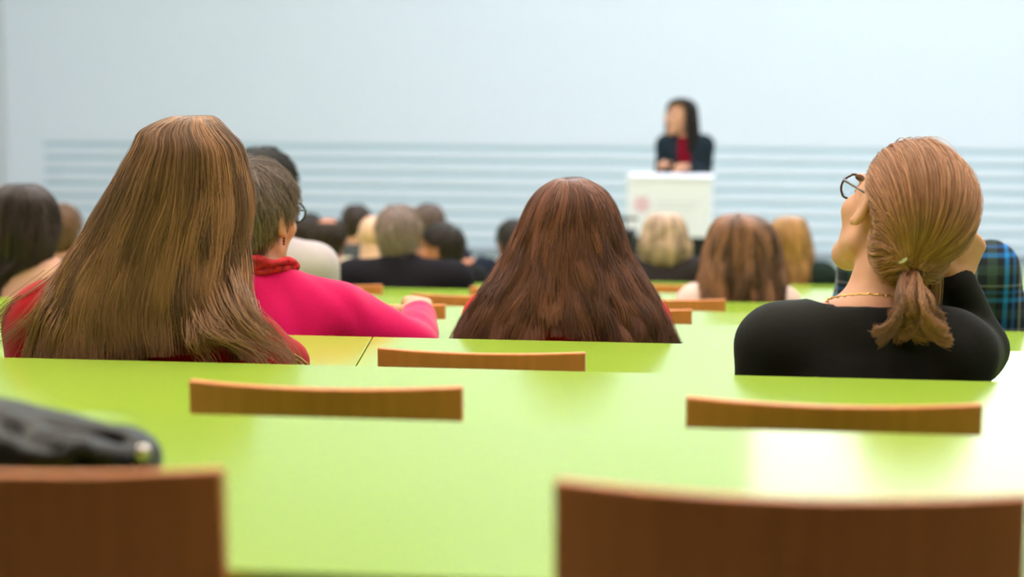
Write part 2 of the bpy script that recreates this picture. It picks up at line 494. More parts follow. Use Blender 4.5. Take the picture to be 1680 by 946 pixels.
# ------------------------------------------------------------------ modelling with distance fields
class Field:
    """a signed distance field on an axis-aligned grid, meshed by surface nets"""
    def __init__(self, axes):
        self.ax = [np.asarray(a, np.float32) for a in axes]
        self.F = np.full([len(a) for a in self.ax], 0.3, np.float32)
    def block(self, lo, hi):
        s = []
        for a, l, h in zip(self.ax, lo, hi):
            i, j = np.searchsorted(a, l), np.searchsorted(a, h)
            if j <= i: return None, None
            s.append(slice(int(i), int(j)))
        P = [a[q] for a, q in zip(self.ax, s)]
        return tuple(s), (P[0][:, None, None], P[1][None, :, None], P[2][None, None, :])
    def blend(self, s, d, k, sub=False):
        F = self.F[s]
        if sub:
            d = -d
            h = np.clip(0.5 - 0.5*(F - d)/max(k, 1e-6), 0, 1) if k else (F < d).astype(np.float32)
            self.F[s] = F*(1-h) + d*h + k*h*(1-h)
        else:
            if k:
                h = np.clip(0.5 + 0.5*(d - F)/k, 0, 1)
                self.F[s] = d*(1-h) + F*h - k*h*(1-h)
            else:
                self.F[s] = np.minimum(F, d)
    def cap(self, a, b, ra, rb, k=0.02, sub=False):
        m = max(ra, rb) + k + 0.03
        lo = [min(p, q) - m for p, q in zip(a, b)]; hi = [max(p, q) + m for p, q in zip(a, b)]
        s, P = self.block(lo, hi)
        if s is None: return
        ab = [q-p for p, q in zip(a, b)]
        L = sum(v*v for v in ab) + 1e-9
        t = np.clip(sum((P[i]-a[i])*ab[i] for i in range(3))/L, 0, 1)
        d = np.sqrt(sum((P[i]-a[i]-ab[i]*t)**2 for i in range(3))) - (ra + (rb-ra)*t)
        self.blend(s, d.astype(np.float32), k, sub)
    def ell(self, c, r, k=0.02, R=None, sub=False):
        m = max(r) + k + 0.03
        s, P = self.block([v-m for v in c], [v+m for v in c])
        if s is None: return
        q = [P[i]-c[i] for i in range(3)]
        if R is not None:
            q = [R[0][i]*q[0] + R[1][i]*q[1] + R[2][i]*q[2] for i in range(3)]
        k0 = np.sqrt(sum((q[i]/r[i])**2 for i in range(3)))
        k1 = np.sqrt(sum((q[i]/r[i]**2)**2 for i in range(3))) + 1e-6
        d = k0*(k0-1)/k1
        self.blend(s, d.astype(np.float32), k, sub)
    def mesh(self):
        F = self.F
        xs, ys, zs = self.ax
        s = F < 0
        n = [k-1 for k in F.shape]
        cnt = np.zeros(n, np.int8)
        for dx in (0, 1):
            for dy in (0, 1):
                for dz in (0, 1):
                    cnt += s[dx:dx+n[0], dy:dy+n[1], dz:dz+n[2]]
        I, J, K = np.nonzero((cnt > 0) & (cnt < 8))
        idx = np.full(n, -1, np.int64); idx[I, J, K] = np.arange(len(I))
        acc = np.zeros((len(I), 3)); w = np.zeros(len(I))
        corners = [(a, b, c) for a in (0, 1) for b in (0, 1) for c in (0, 1)]
        for p in corners:
            for axis in range(3):
                if p[axis]: continue
                q = list(p); q[axis] = 1
                fa = F[I+p[0], J+p[1], K+p[2]]; fb = F[I+q[0], J+q[1], K+q[2]]
                mk = (fa < 0) != (fb < 0)
                t = np.where(mk, fa/np.where(mk, fa-fb, 1), 0)
                A = np.stack([xs[I+p[0]], ys[J+p[1]], zs[K+p[2]]], 1); B = np.stack([xs[I+q[0]], ys[J+q[1]], zs[K+q[2]]], 1)
                acc += np.where(mk[:, None], A + (B-A)*t[:, None], 0); w += mk
        V = acc/w[:, None]
        Q = []
        for axis in range(3):
            o1, o2 = (axis+1) % 3, (axis+2) % 3
            sl0 = [slice(None)]*3; sl1 = [slice(None)]*3
            sl0[axis] = slice(0, -1); sl1[axis] = slice(1, None)
            a, b = s[tuple(sl0)], s[tuple(sl1)]
            E = np.argwhere(a != b)
            ok = (E[:, o1] > 0) & (E[:, o2] > 0) & (E[:, o1] < F.shape[o1]-1) & (E[:, o2] < F.shape[o2]-1)
            E = E[ok]
            def cell(d1, d2):
                e = E.copy(); e[:, o1] -= d1; e[:, o2] -= d2
                return idx[e[:, 0], e[:, 1], e[:, 2]]
            q = np.stack([cell(1, 1), cell(0, 1), cell(0, 0), cell(1, 0)], 1)
            ins = a[E[:, 0], E[:, 1], E[:, 2]]
            q = np.where(ins[:, None], q, q[:, ::-1])
            Q.append(q)
        Q = np.concatenate(Q)
        Q = Q[(Q >= 0).all(1)]
        return V, Q

def axis(lo, hi, coarse, fine=()):
    v = [lo]
    while v[-1] < hi:
        st = coarse
        for a, b, f in fine:
            if a - coarse < v[-1] < b: st = min(st, f)
        v.append(v[-1] + st)
    return v

def np_mesh(name, V, Q, mats, parent=None, idx=None, smooth=True):
    me = bpy.data.meshes.new(name)
    me.vertices.add(len(V)); me.vertices.foreach_set('co', np.asarray(V, np.float32).ravel())
    k = Q.shape[1]
    me.loops.add(Q.size); me.loops.foreach_set('vertex_index', Q.astype(np.int32).ravel())
    me.polygons.add(len(Q)); me.polygons.foreach_set('loop_start', np.arange(0, Q.size, k, dtype=np.int32))
    for m in (mats if isinstance(mats, (list, tuple)) else [mats]): me.materials.append(m)
    if idx is not None: me.polygons.foreach_set('material_index', np.asarray(idx, np.int32))
    me.update(calc_edges=True); me.validate()
    if smooth: me.polygons.foreach_set('use_smooth', [True]*len(me.polygons))
    o = bpy.data.objects.new(name, me); COL.objects.link(o)
    if parent is not None: o.parent = parent
    return o

def strands(name, P, tint, m, parent, r0=0.0006, r1=0.00025):
    """hair fibres from an array (fibres, points, 3)"""
    N, K, _ = P.shape
    hc = bpy.data.hair_curves.new(name)
    hc.add_curves([K]*N)
    hc.points.foreach_set('position', P.astype(np.float32).ravel())
    rad = np.tile(np.linspace(r0, r1, K, dtype=np.float32), N)
    a = hc.attributes.get('radius') or hc.attributes.new('radius', 'FLOAT', 'POINT')
    a.data.foreach_set('value', rad)
    t = hc.attributes.new('tint', 'FLOAT', 'CURVE')
    t.data.foreach_set('value', np.clip(tint, 0, 1).astype(np.float32))
    hc.materials.append(m)
    o = bpy.data.objects.new(name, hc); COL.objects.link(o)
    o.parent = parent
    return o

# ------------------------------------------------------------------ people
def head_frame(c, yaw=0.0, pitch=0.0, roll=0.0, s=1.0):
    """yaw > 0 turns the face to its left, pitch > 0 lifts the chin, roll > 0 tips the crown to its right"""
    R = Matrix.Rotation(math.radians(yaw), 3, 'Z') @ Matrix.Rotation(math.radians(roll), 3, 'Y') @ Matrix.Rotation(math.radians(pitch), 3, 'X')
    return dict(c=Vector(c), R=R, s=s)
def hp(h, p): return h['c'] + h['R'] @ (Vector(p)*h['s'])

def add_head(f, h, female=True):
    s, R = h['s'], h['R']
    Rn = [[R[i][j] for j in range(3)] for i in range(3)]
    def E(c, r, k=0.012, sub=False, rot=None):
        RR = R if rot is None else R @ rot
        f.ell(hp(h, c), [v*s for v in r], k*s, [[RR[i][j] for j in range(3)] for i in range(3)], sub)
    def C(a, b, ra, rb, k=0.01, sub=False): f.cap(hp(h, a), hp(h, b), ra*s, rb*s, k*s, sub)
    E((0, -.012, .036), (.074, .094, .084), 0.0)                    # skull
    E((0, .030, -.028), (.060, .064, .080), .035)                   # face
    jw = .050 if female else .056
    C((-jw, .005, -.065), (0, .072, -.102), .017, .019, .03)        # jaw
    C((jw, .005, -.065), (0, .072, -.102), .017, .019, .03)
    E((0, .078, -.100), (.016, .014, .014), .02)                    # chin
    for sx in (-1, 1):
        E((sx*.041, .060, -.022), (.022, .022, .020), .02)          # cheek
        E((sx*.030, .090, .030), (.020, .010, .008), .012)          # brow
        E((sx*.031, .101, .010), (.017, .014, .012), .008, True)    # eye socket
        E((sx*.031, .080, .010), (.0125, .0125, .0115), .002)       # eyeball
        E((sx*.080, -.004, .000), (.009, .020, .033), .006, rot=Matrix.Rotation(sx*0.35, 3, 'Z') @ Matrix.Rotation(-0.2, 3, 'X'))   # ear
        E((sx*.088, .004, .002), (.007, .010, .017), .005, True, rot=Matrix.Rotation(sx*0.35, 3, 'Z'))
        E((sx*.081, .003, -.029), (.006, .008, .008), .006)         # lobe
    C((0, .096, .020), (0, .117, -.020), .008, .0115, .012)         # nose
    for sx in (-1, 1): E((sx*.011, .106, -.024), (.008, .010, .007), .006)
    E((0, .094, -.053), (.023, .010, .006), .006)                   # lips
    E((0, .092, -.064), (.019, .010, .007), .006)
    C((-.018, .106, -.0585), (.018, .106, -.0585), .0022, .0022, .003, True)

def head_mats(V, Q, h, idx):
    """material numbers for lips, eyes and brows on the one body mesh"""
    c = V[Q].mean(1)
    R = np.array(h['R']); q = (c - np.array(h['c'])) @ R / h['s']
    x, y, z = np.abs(q[:, 0]), q[:, 1], q[:, 2]
    fr = y > 0.06
    idx[fr & ((x/.022)**2 + ((z+.0585)/.013)**2 < 1) & (y > .088)] = 1
    eye = fr & (((x-.031)/.0125)**2 + ((z-.010)/.0075)**2 < 1)
    idx[eye] = 2
    idx[eye & ((x-.031)**2 + (z-.010)**2 < .0058**2)] = 3
    idx[fr & (np.abs(z - .031 + (x-.03)**2*6) < .0045) & (x > .012) & (x < .048)] = 4
    return idx

def add_hand(f, w, d, n, thumb, s=1.0, curl=(0.5, 0.7, 0.6), r=1.0, spread=0.10, tc=0.6):
    """five-fingered hand: w wrist, d pointing direction, n back of the hand, thumb the side the thumb is on (+1/-1 along d x n)"""
    w, d, n = Vector(w), Vector(d).normalized(), Vector(n)
    n = (n - d*n.dot(d)).normalized()
    sd = d.cross(n)*thumb
    k = 0.010*s
    for i, (off, ln, fl) in enumerate(((.026, .088, .078), (.009, .092, .086), (-.009, .088, .080), (-.026, .080, .064))):
        kn = w + d*(ln*s) + sd*(off*s) + n*(.003*s)
        f.cap(w + sd*(off*.55*s), kn, .0125*s*r, .0115*s*r, k*1.6)
        p, a = kn, 0.0
        dirv = (d + sd*(off/.026*spread)).normalized()
        for j, (q, rr) in enumerate(((.47, .0096), (.30, .0086), (.23, .0078))):
            a += curl[j]
            v = dirv*math.cos(a) - n*math.sin(a)
            e = p + v*(fl*q*s)
            f.cap(p, e, (rr+.0006)*s*r, rr*s*r, .004*s)
            p = e
    t0 = w + d*.018*s + sd*.020*s
    t1 = t0 + (d*.55 + sd*.75 - n*.25).normalized()*.045*s
    t2 = t1 + (d*(.9) + sd*(.35-tc*.4) - n*.35*tc).normalized()*.034*s
    t3 = t2 + (d*1.0 + sd*(.1-tc*.6) - n*.5*tc).normalized()*.026*s
    f.cap(t0, t1, .015*s*r, .012*s*r, k*1.5); f.cap(t1, t2, .011*s*r, .010*s*r, .004*s); f.cap(t2, t3, .0098*s*r, .0085*s*r, .004*s)

def limbs(p):
    """joint positions of a seated person in its own space (x right, y the way it faces, z up from its floor)"""
    j = dict(p)
    sw, shz, cx = p['sw'], p['shz'], p.get('cx', 0.0)
    cy = p.get('cy', 0.0)
    sl = p.get('slope', 0.0)
    for S, sg in (('L', -1), ('R', 1)):
        j.setdefault('sh'+S, (cx + sg*sw, cy - .005, shz + sg*sl))
        x, y, z = j['sh'+S]
        j.setdefault('el'+S, (x + sg*.035, y + .03, z - .27))
        j.setdefault('wr'+S, (sg*.10, .22, .60))
        j.setdefault('hd'+S, (-sg*.15, 1, -.1))      # pointing direction of the hand
        j.setdefault('hn'+S, (sg*.3, 0, 1))          # back of the hand
    return j

def add_torso(f, j, t=0.0):
    cx, shz, bw, cy = j.get('cx', 0), j['shz'], j.get('bw', 1.0), j.get('cy', 0.0)
    T = j.get('thick', 1.0)
    f.ell((cx*.2, .0, .52), (.165*bw+t, .108*T+t, .094+t), 0.0)
    f.ell((cx*.5, cy*.5, (shz+.52)/2-.02), (.140*bw+t, .100*T+t, .17+t), .06)
    f.ell((cx*.9, cy, shz-.10), (.155*bw+t, .100*T+t, .165+t), .06)
    sl, sr = Vector(j['shL']), Vector(j['shR'])
    f.cap(sl, sr, .048+t, .048+t, .06)
    nk = Vector(j['neck'])
    f.cap(nk - Vector((0, 0, .03)), sl.lerp(nk, .18) + Vector((0, 0, .004)), .046+t, .042+t, .04)
    f.cap(nk - Vector((0, 0, .03)), sr.lerp(nk, .18) + Vector((0, 0, .004)), .046+t, .042+t, .04)

def add_arms(f, j, t=0.0, cut=None, k=0.035):
    for S in 'LR':
        a, b, c = Vector(j['sh'+S]), Vector(j['el'+S]), Vector(j['wr'+S])
        m = j.get('am', 1.0)
        f.cap(a, b, .053*m+t, .042*m+t, k)
        if cut == 'short': continue
        e = b.lerp(c, j.get('cuff', 0.97)) if t else c
        f.cap(b, e, .042*m+t, (.029+t*.9), .02)

def add_legs(f, j, t=0.0, feet=True):
    for sg in (-1, 1):
        hip, kn, an = (sg*.085, .02, .505), (sg*.115, .40, .50), (sg*.115, .38, .09)
        f.cap(hip, kn, .074+t, .056+t, .04)
        f.cap(kn, an, .056+t, .038+t, .03)
        if feet: f.cap((sg*.115, .37, .045), (sg*.12, .53, .035), .038, .030, .02)

def person(name, label, X, Y, n, j, hd, top, topname='sweater', female=True, step=.011, hstep=.006, fine=(), ti=.012, cut=None,
           skin=None, neckline=0.0, folds=0.0, turtle=0.0, legs=True, floor_z=None, trouser=None, collar=None, prehand=None):
    """one seated figure: a continuous body, with top, trousers and shoes as its children"""
    root = empty(name, (X, Y, tier(n) if floor_z is None else floor_z))
    tag(root, label, 'person', 'people in the lecture hall')
    h = head_frame(**hd)
    c = h['c']
    hb = .155*h['s']
    j.setdefault('neck', tuple(hp(h, (0, -.030, -.10))*.55 + Vector((j.get('cx', 0), j.get('cy', 0)-.01, j['shz']+.03))*.45))
    j = limbs(j)
    fx = [(c.x-hb*.75, c.x+hb*.75, hstep)] + [q[0] for q in fine]
    fy = [(c.y-hb, c.y+hb, hstep)] + [q[1] for q in fine]
    fz = [(c.z-hb, c.z+hb, hstep)] + [q[2] for q in fine]
    pts = [Vector(j[q+S]) for q in ('sh', 'el', 'wr') for S in 'LR'] + [c]
    lo = [min(p[i] for p in pts)-.20 for i in range(3)]; hi = [max(p[i] for p in pts)+.20 for i in range(3)]
    lo = [min(lo[0], -.28), min(lo[1], -.20), -.005]; hi = [max(hi[0], .28), max(hi[1], .62), hi[2]]
    ax = [axis(lo[0], hi[0], step, fx), axis(lo[1], hi[1], step, fy), axis(lo[2], hi[2], step, fz)]
    f = Field(ax)
    add_torso(f, j); add_arms(f, j)
    if legs: add_legs(f, j)
    nk = Vector(j['neck'])
    nr = .050 if female else .058
    f.cap(nk - Vector((0, 0, .05)), hp(h, (0, -.022, -.045)), nr+.004, nr*h['s'], .025)
    f2 = Field(ax)
    add_head(f2, h, female)
    f.blend((slice(None),)*3, f2.F, .012)
    for S, sg in (('L', -1), ('R', 1)):
        if prehand and S in prehand: prehand[S](f, j)
        else:
            w, e = Vector(j['wr'+S]), Vector(j['el'+S])
            add_hand(f, w, j['hd'+S], j['hn'+S], 1 if S == 'L' else -1, 1.0 if not female else .93)
    V, Q = f.mesh()
    idx = head_mats(V, Q, h, np.zeros(len(Q), int))
    np_mesh('body', V, Q, [skin or M['skin'], M['lips'], M['eye'], M['iris'], M['brow']], root, idx)
    # garment over trunk and arms
    g = Field([axis(lo[0], hi[0], step*.8), axis(lo[1], min(hi[1], max(p[1] for p in pts)+.12), step*.8), axis(.40, hi[2]-.1, step*.8)])
    add_torso(g, j, ti); add_arms(g, j, ti, cut)
    if turtle: g.cap(nk - Vector((0, 0, .04)), nk + (hp(h, (0, -.022, -.045)) - nk)*turtle, nr+ti+.006, nr+ti+.004, .02)
    if collar: collar(g, j, nk, h)
    if folds:
        x, y, z = g.ax[0][:, None, None], g.ax[1][None, :, None], g.ax[2][None, None, :]
        wv = np.sin(31*z + 14*x + 3*np.sin(17*x+9*y)) * np.sin(23*x - 19*y + 2*np.sin(21*z)) + .6*np.sin(57*(z*.8+x*.6) + 3*np.sin(25*y + 11*x))
        g.F += (folds*wv).astype(np.float32)
    if neckline is not None and not turtle:
        x, y, z = g.ax[0][:, None, None], g.ax[1][None, :, None], g.ax[2][None, None, :]
        rr = np.sqrt((x - nk.x)**2 + (y - nk.y)**2)
        zc = nk.z - .004 + neckline - (y - nk.y)*.30 + np.maximum(rr - .062, 0)*.7
        g.F = np.maximum(g.F, -np.maximum(zc - z, rr - .115).astype(np.float32))
    g.F = np.maximum(g.F, (.46 - g.ax[2][None, None, :] + 0*g.F).astype(np.float32))
    V, Q = g.mesh()
    tp = np_mesh(topname, V, Q, top, root)
    if legs:
        t = Field([axis(-.28, .28, .014), axis(-.2, .62, .014), axis(-.005, .66, .014)])
        t.ell((0, 0, .52), (.172*j.get('bw', 1), .116, .10), 0); add_legs(t, j, .008, False)
        t.F = np.maximum(t.F, (.10 - t.ax[2][None, None, :] + 0*t.F).astype(np.float32))
        V, Q = t.mesh(); np_mesh('trousers', V, Q, trouser or M['trousers'], root)
        for sg in (-1, 1):
            t = Field([axis(sg*.12-.07, sg*.12+.07, .009), axis(.28, .62, .009), axis(-.004, .13, .009)])
            t.cap((sg*.115, .36, .05), (sg*.12, .54, .036), .046, .036, 0)
            t.F = np.maximum(t.F, (.002 - t.ax[2][None, None, :] + 0*t.F).astype(np.float32))
            V, Q = t.mesh(); np_mesh('shoe', V, Q, M['shoe'], root)
    return dict(root=root, h=h, j=j, nk=nk, top=tp)

# ------------------------------------------------------------------ hair
HAIRLINE = (np.array([-.16, -.10, -.06, -.02, .015, .035, .07, .10, .13]), np.array([-.070, -.052, -.030, -.016, .012, .045, .078, .088, .20]))
def cap_hair(p, m, name='hair', t=.012, step=.006, zmin=-.095, back=1.0, top=1.0, bald=None, line=0.0, rough=0.0, sety=-.012, setz=.036):
    """close-lying hair: the skull thickened, cut along the hairline"""
    h = p['h']; s = h['s']; c = h['c']
    b = .17*s
    f = Field([axis(c[i]-b, c[i]+b, step) for i in range(3)])
    R = h['R']; Rn = [[R[i][q] for q in range(3)] for i in range(3)]
    f.ell(hp(h, (0, sety, setz)), [(v+t*q)*s for v, q in zip((.074, .094, .084), (1, back, top))], 0, Rn)
    f.ell(hp(h, (0, -.030, -.030)), [(.062+t)*s, (.062+t*back)*s, .075*s], .03*s, Rn)
    x, y, z = f.ax[0][:, None, None]-c.x, f.ax[1][None, :, None]-c.y, f.ax[2][None, None, :]-c.z
    q = [(R[0][i]*x + R[1][i]*y + R[2][i]*z)/s for i in range(3)]
    cutf = (q[1] - np.interp(q[2], *HAIRLINE) - line)*.8*s
    cutf = np.maximum(cutf, (zmin - q[2])*s)
    if bald is not None:      # bare crown: a smooth patch without hair
        d = np.sqrt((q[0]/bald[3])**2 + ((q[1]-bald[1])/bald[4])**2 + ((q[2]-bald[2])/bald[5])**2) - 1
        cutf = np.maximum(cutf, -d*.04*s)
    if rough:
        f.F += (rough*(np.sin(90*q[0]+5*np.sin(60*q[2]))*np.sin(80*q[1]+4*np.sin(70*q[0])) + np.sin(110*q[2]+60*q[1]))).astype(np.float32)
    f.F = np.maximum(f.F, cutf.astype(np.float32))
    V, Q = f.mesh()
    return np_mesh(name, V, Q, m, p['root']), V, Q

def cap_strands(p, ob, V, Q, m, N=3000, length=.045, name='hair_strands', droop=.5, lift=.12, r0=.0006, crown=(0, -.05, .13), jitter=.25, K=7):
    """short fibres combed from the crown over a close-lying hair shape"""
    h = p['h']; s = h['s']
    c = np.array(h['c']); R = np.array(h['R'])
    A, B, C = V[Q[:, 0]], V[Q[:, 1]], V[Q[:, 2]]
    nrm = np.cross(B-A, C-A); ar = np.linalg.norm(nrm, axis=1); nrm /= ar[:, None]+1e-12
    loc = (V[Q].mean(1)-c) @ R / s
    nl = nrm @ R
    good = (np.einsum('ij,ij->i', nrm, V[Q].mean(1)-c) > 0.3*np.linalg.norm(V[Q].mean(1)-c, axis=1))
    pr = ar*good; pr /= pr.sum()
    i = RNG.choice(len(Q), N, p=pr)
    P0 = V[Q[i]].mean(1) + RNG.normal(0, .003, (N, 3))
    L0, n0 = loc[i], nrm[i]
    fl = L0 - np.array(crown)                      # away from the crown
    fl[:, 2] -= droop*.08
    fl = fl @ R.T
    fl += RNG.normal(0, jitter*.06, (N, 3))
    fl -= n0*np.einsum('ij,ij->i', fl, n0)[:, None]
    fl /= np.linalg.norm(fl, axis=1)[:, None]+1e-9
    tt = np.linspace(0, 1, K)
    ln = length*(.6+.8*RNG.random(N))*s
    rad = np.linalg.norm(P0 - c, axis=1)
    out = np.zeros((N, K, 3))
    for k, t in enumerate(tt):
        q = P0 + fl*(ln*t)[:, None]
        v = q - c
        v /= np.linalg.norm(v, axis=1)[:, None]
        q2 = c + v*(rad*1.0)[:, None]
        q = q*.45 + q2*.55 + n0*(lift*ln*t*(1-t)*2)[:, None] - n0*.002
        out[:, k] = q
    # shade by clumps
    ph = np.sin(P0[:, 0]*220+3*np.sin(P0[:, 2]*90)) * np.sin(P0[:, 2]*60+P0[:, 1]*70)
    tint = np.clip(.42+.22*ph+RNG.normal(0, .2, N), 0, 1)
    return strands(name, out, tint, m, ob, r0, r0*.4)

def ring_sample(rings, crown, nv):
    """smooth table of ring values (cx, cz, a, yb, ye, yf, tl, tr) at nv steps from crown to ends"""
    keys = ('z', 'cx', 'a', 'yb', 'ye', 'yf', 'tl', 'tr')
    rows = [[crown[2], crown[0], 0.0, crown[1], crown[1], crown[1], rings[0]['tl'], rings[0]['tr']]] + [[r[k] for k in keys] for r in rings]
    A = np.array(rows, float)
    n = len(A)
    # parameter by distance, the first gap measured along the dome
    d = [0.0]
    for i in range(1, n):
        d.append(d[-1] + math.hypot(A[i, 0]-A[i-1, 0], (A[i, 2]-A[i-1, 2])*.8) + 1e-4)
    d = np.array(d)/d[-1]
    t = np.linspace(0, 1, nv)
    out = np.zeros((nv, 8))
    # monotone cubic through the rings, the width leaves the crown like a dome
    for c in range(8):
        y = A[:, c]
        m = np.zeros(n)
        dl = np.diff(y)/np.diff(d)
        for i in range(1, n-1):
            m[i] = 0 if dl[i-1]*dl[i] <= 0 else 2*dl[i-1]*dl[i]/(dl[i-1]+dl[i])
        m[0], m[-1] = dl[0], dl[-1]
        i = np.clip(np.searchsorted(d, t, side='right')-1, 0, n-2)
        hh = d[i+1]-d[i]; u = (t-d[i])/hh
        out[:, c] = (2*u**3-3*u**2+1)*y[i] + (u**3-2*u**2+u)*hh*m[i] + (-2*u**3+3*u**2)*y[i+1] + (u**3-u**2)*hh*m[i+1]
    return t, out

def long_hair(p, rings, crown, m_base, m_str, N=5000, K=22, mesh_v=1.0, nclump=90, wave=.006, spread=.05, r0=.0007, name='hair', dens=None,
              thick=.014, fly=.03, slim=(-78, 78), wide=0.0, taper=.16, shade=None, ends=.55, over=1.0, endf=None):
    """long hair hanging over head and back: a solid inner shape plus clumped fibres on it.
    rings: z, cx, half width a, back yb, side ye, front yf, mesh reach to the left/right in degrees from the back"""
    t, T = ring_sample(rings, crown, 60)
    def surf(phi, v, off=1.0):
        g = [np.interp(v, t, T[:, k]) for k in range(8)]
        z, cx, a, yb, ye, yf = g[:6]
        cs = np.cos(phi)
        x = cx + a*np.sin(phi)*off
        y = np.where(cs >= 0, ye + (yb-ye)*cs*off, ye + (yf-ye)*(-cs)*off)
        return x, y, z
    nv, nu = 44, 48
    vv = np.linspace(0.004, mesh_v, nv)
    VV = []
    for off in (0.975, 0.975 - thick*4):
        for v in vv:
            tl, tr = np.interp(v, t, T[:, 6]), np.interp(v, t, T[:, 7])
            ph = np.radians(np.linspace(-tl, tr, nu))
            x, y, z = surf(ph, np.full(nu, v), off)
            rip = .003*np.sin(ph*17+v*3)*min(1, v*3)*(1 if off > .95 else 0)
            VV.append(np.stack([x+rip*np.sin(ph), y-rip*np.cos(ph), z - (0.0 if off > .95 else .012*(1-v))], 1))
    VV = np.concatenate(VV)
    Q = []
    o = nv*nu
    for i in range(nv-1):
        for k in range(nu-1):
            a = i*nu+k
            Q.append((a, a+nu, a+nu+1, a+1)); Q.append((o+a, o+a+1, o+a+nu+1, o+a+nu))
    for i in range(nv-1):
        a = i*nu; Q.append((a, o+a, o+a+nu, a+nu)); a = i*nu+nu-1; Q.append((a, a+nu, o+a+nu, o+a))
    for k in range(nu-1):
        a = k; Q.append((a, a+1, o+a+1, o+a)); a = (nv-1)*nu+k; Q.append((a, o+a, o+a+1, a+1))
    ob = np_mesh(name, VV, np.array(Q), m_base, p['root'])
    # fibres
    cph = RNG.uniform(-1, 1, nclump) if dens is None else dens(nclump)
    ctint = RNG.random(nclump)
    cphase = RNG.uniform(0, 6.28, (nclump, 3)); cfreq = RNG.uniform(.8, 2.2, nclump); cend = RNG.uniform(.86, 1.0, nclump)
    ci = RNG.integers(0, nclump, N)
    k = np.linspace(0, 1, K)[None, :]
    u0 = cph[ci] + RNG.normal(0, spread, N)
    v0 = np.where(RNG.random(N) < .55, 0.004, .70*RNG.random(N)**1.7)
    v1 = np.clip(cend[ci] + RNG.normal(0, .03, N), .5, 1.0)
    if endf is not None: v1 = v1*endf(cph[ci])
    short = RNG.random(N) < .12
    v1 = np.where(short, v1*RNG.uniform(.6, .95, N), v1)
    v = v0[:, None] + (v1-v0)[:, None]*k
    conv = (1 - taper*v)                            # clumps close towards the ends
    u = cph[ci][:, None] + (u0-cph[ci])[:, None]*(1-ends*v) + wide*0
    u = u + (.035*np.sin(cfreq[ci][:, None]*5*v + cphase[ci, 0][:, None]) + .018*RNG.normal(0, 1, (N, 1)))*v
    lo_, hi_ = math.radians(slim[0]), math.radians(slim[1])
    phi = np.where(u < 0, -u*lo_, u*hi_)
    big = RNG.random(N) < fly
    off = over*(1.0 + RNG.normal(0, .012, N) + np.where(big, RNG.uniform(.0, .06, N), 0))[:, None]
    off = off + .018*np.sin(cphase[ci, 1][:, None] + 6*v)*v
    off = off - np.where(v0 > .02, .05, 0)[:, None]*np.clip(1 - k*5, 0, 1)
    x, y, z = surf(phi, v, off)
    w = wave*v
    x = x + w*np.sin(cfreq[ci][:, None]*7*v + cphase[ci, 1][:, None]) + RNG.normal(0, .0012, (N, 1)) + RNG.normal(0, .006, (N, 1))*v**3
    y = y + w*np.cos(cfreq[ci][:, None]*6*v + cphase[ci, 2][:, None]) - RNG.random((N, 1))*.006*v
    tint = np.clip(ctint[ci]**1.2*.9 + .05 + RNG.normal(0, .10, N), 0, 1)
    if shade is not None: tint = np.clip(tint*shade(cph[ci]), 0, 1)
    strands(name + '_strands', np.stack([x, y, z], 2), tint, m_str, ob, r0, r0*.35)
    return ob

def local(p_or_xyz, px, py, dy=0.0):
    """a pixel of the photograph as (x, z) in the space of a person standing at X, Y, floor"""
    X, Y, fz = p_or_xyz
    w = at(px, py, Y + dy)
    return w.x - X, w.z - fz

def on_z(px, py, z):
    """the point at height z seen at a pixel"""
    d = ROT @ Vector(((px - 840.0)/FPX, (473.0 - py)/FPX, -1.0))
    return CAM + d * ((z - CAM.z) / d.z)

class Spot:
    """the standing point of a person, for measuring it from the photograph"""
    def __init__(self, px, n, dy=0.20, Y=None, fz=None):
        self.n = n
        self.Y = yfar(n-1) + dy if Y is None else Y
        self.fz = tier(n) if fz is None else fz
        self.X = at(px, 400, self.Y).x
    def pt(self, px, py, dy=0.0):
        w = at(px, py, self.Y + dy)
        return (w.x - self.X, dy, w.z - self.fz)
    def rings(self, rows, dy=-.06):
        out = []
        for (py, xl, xr, yb, ye, yf, tl, tr) in rows:
            l, r = self.pt(xl, py, dy), self.pt(xr, py, dy)
            out.append(dict(z=(l[2]+r[2])/2, cx=(l[0]+r[0])/2, a=(r[0]-l[0])/2, yb=yb, ye=ye, yf=yf, tl=tl, tr=tr))
        return out

def hair_pair(key, base, fibre, spread=.5):
    M[key] = mat(key, base, rough=.55, spec=.3, var=.35, vscale=5, stretch=(40, 40, 2))
    M[key+'_fibre'] = strand_mat(key+'_fibre', fibre, spread)
hair_pair('honey_blonde_hair', (96, 68, 44), (150, 110, 76), .62)
hair_pair('dark_blonde_hair', (128, 92, 66), (178, 130, 96), .62)
hair_pair('chestnut_hair', (74, 46, 36), (116, 74, 56), .6)
hair_pair('grey_brown_hair', (64, 54, 50), (136, 120, 110), .75)

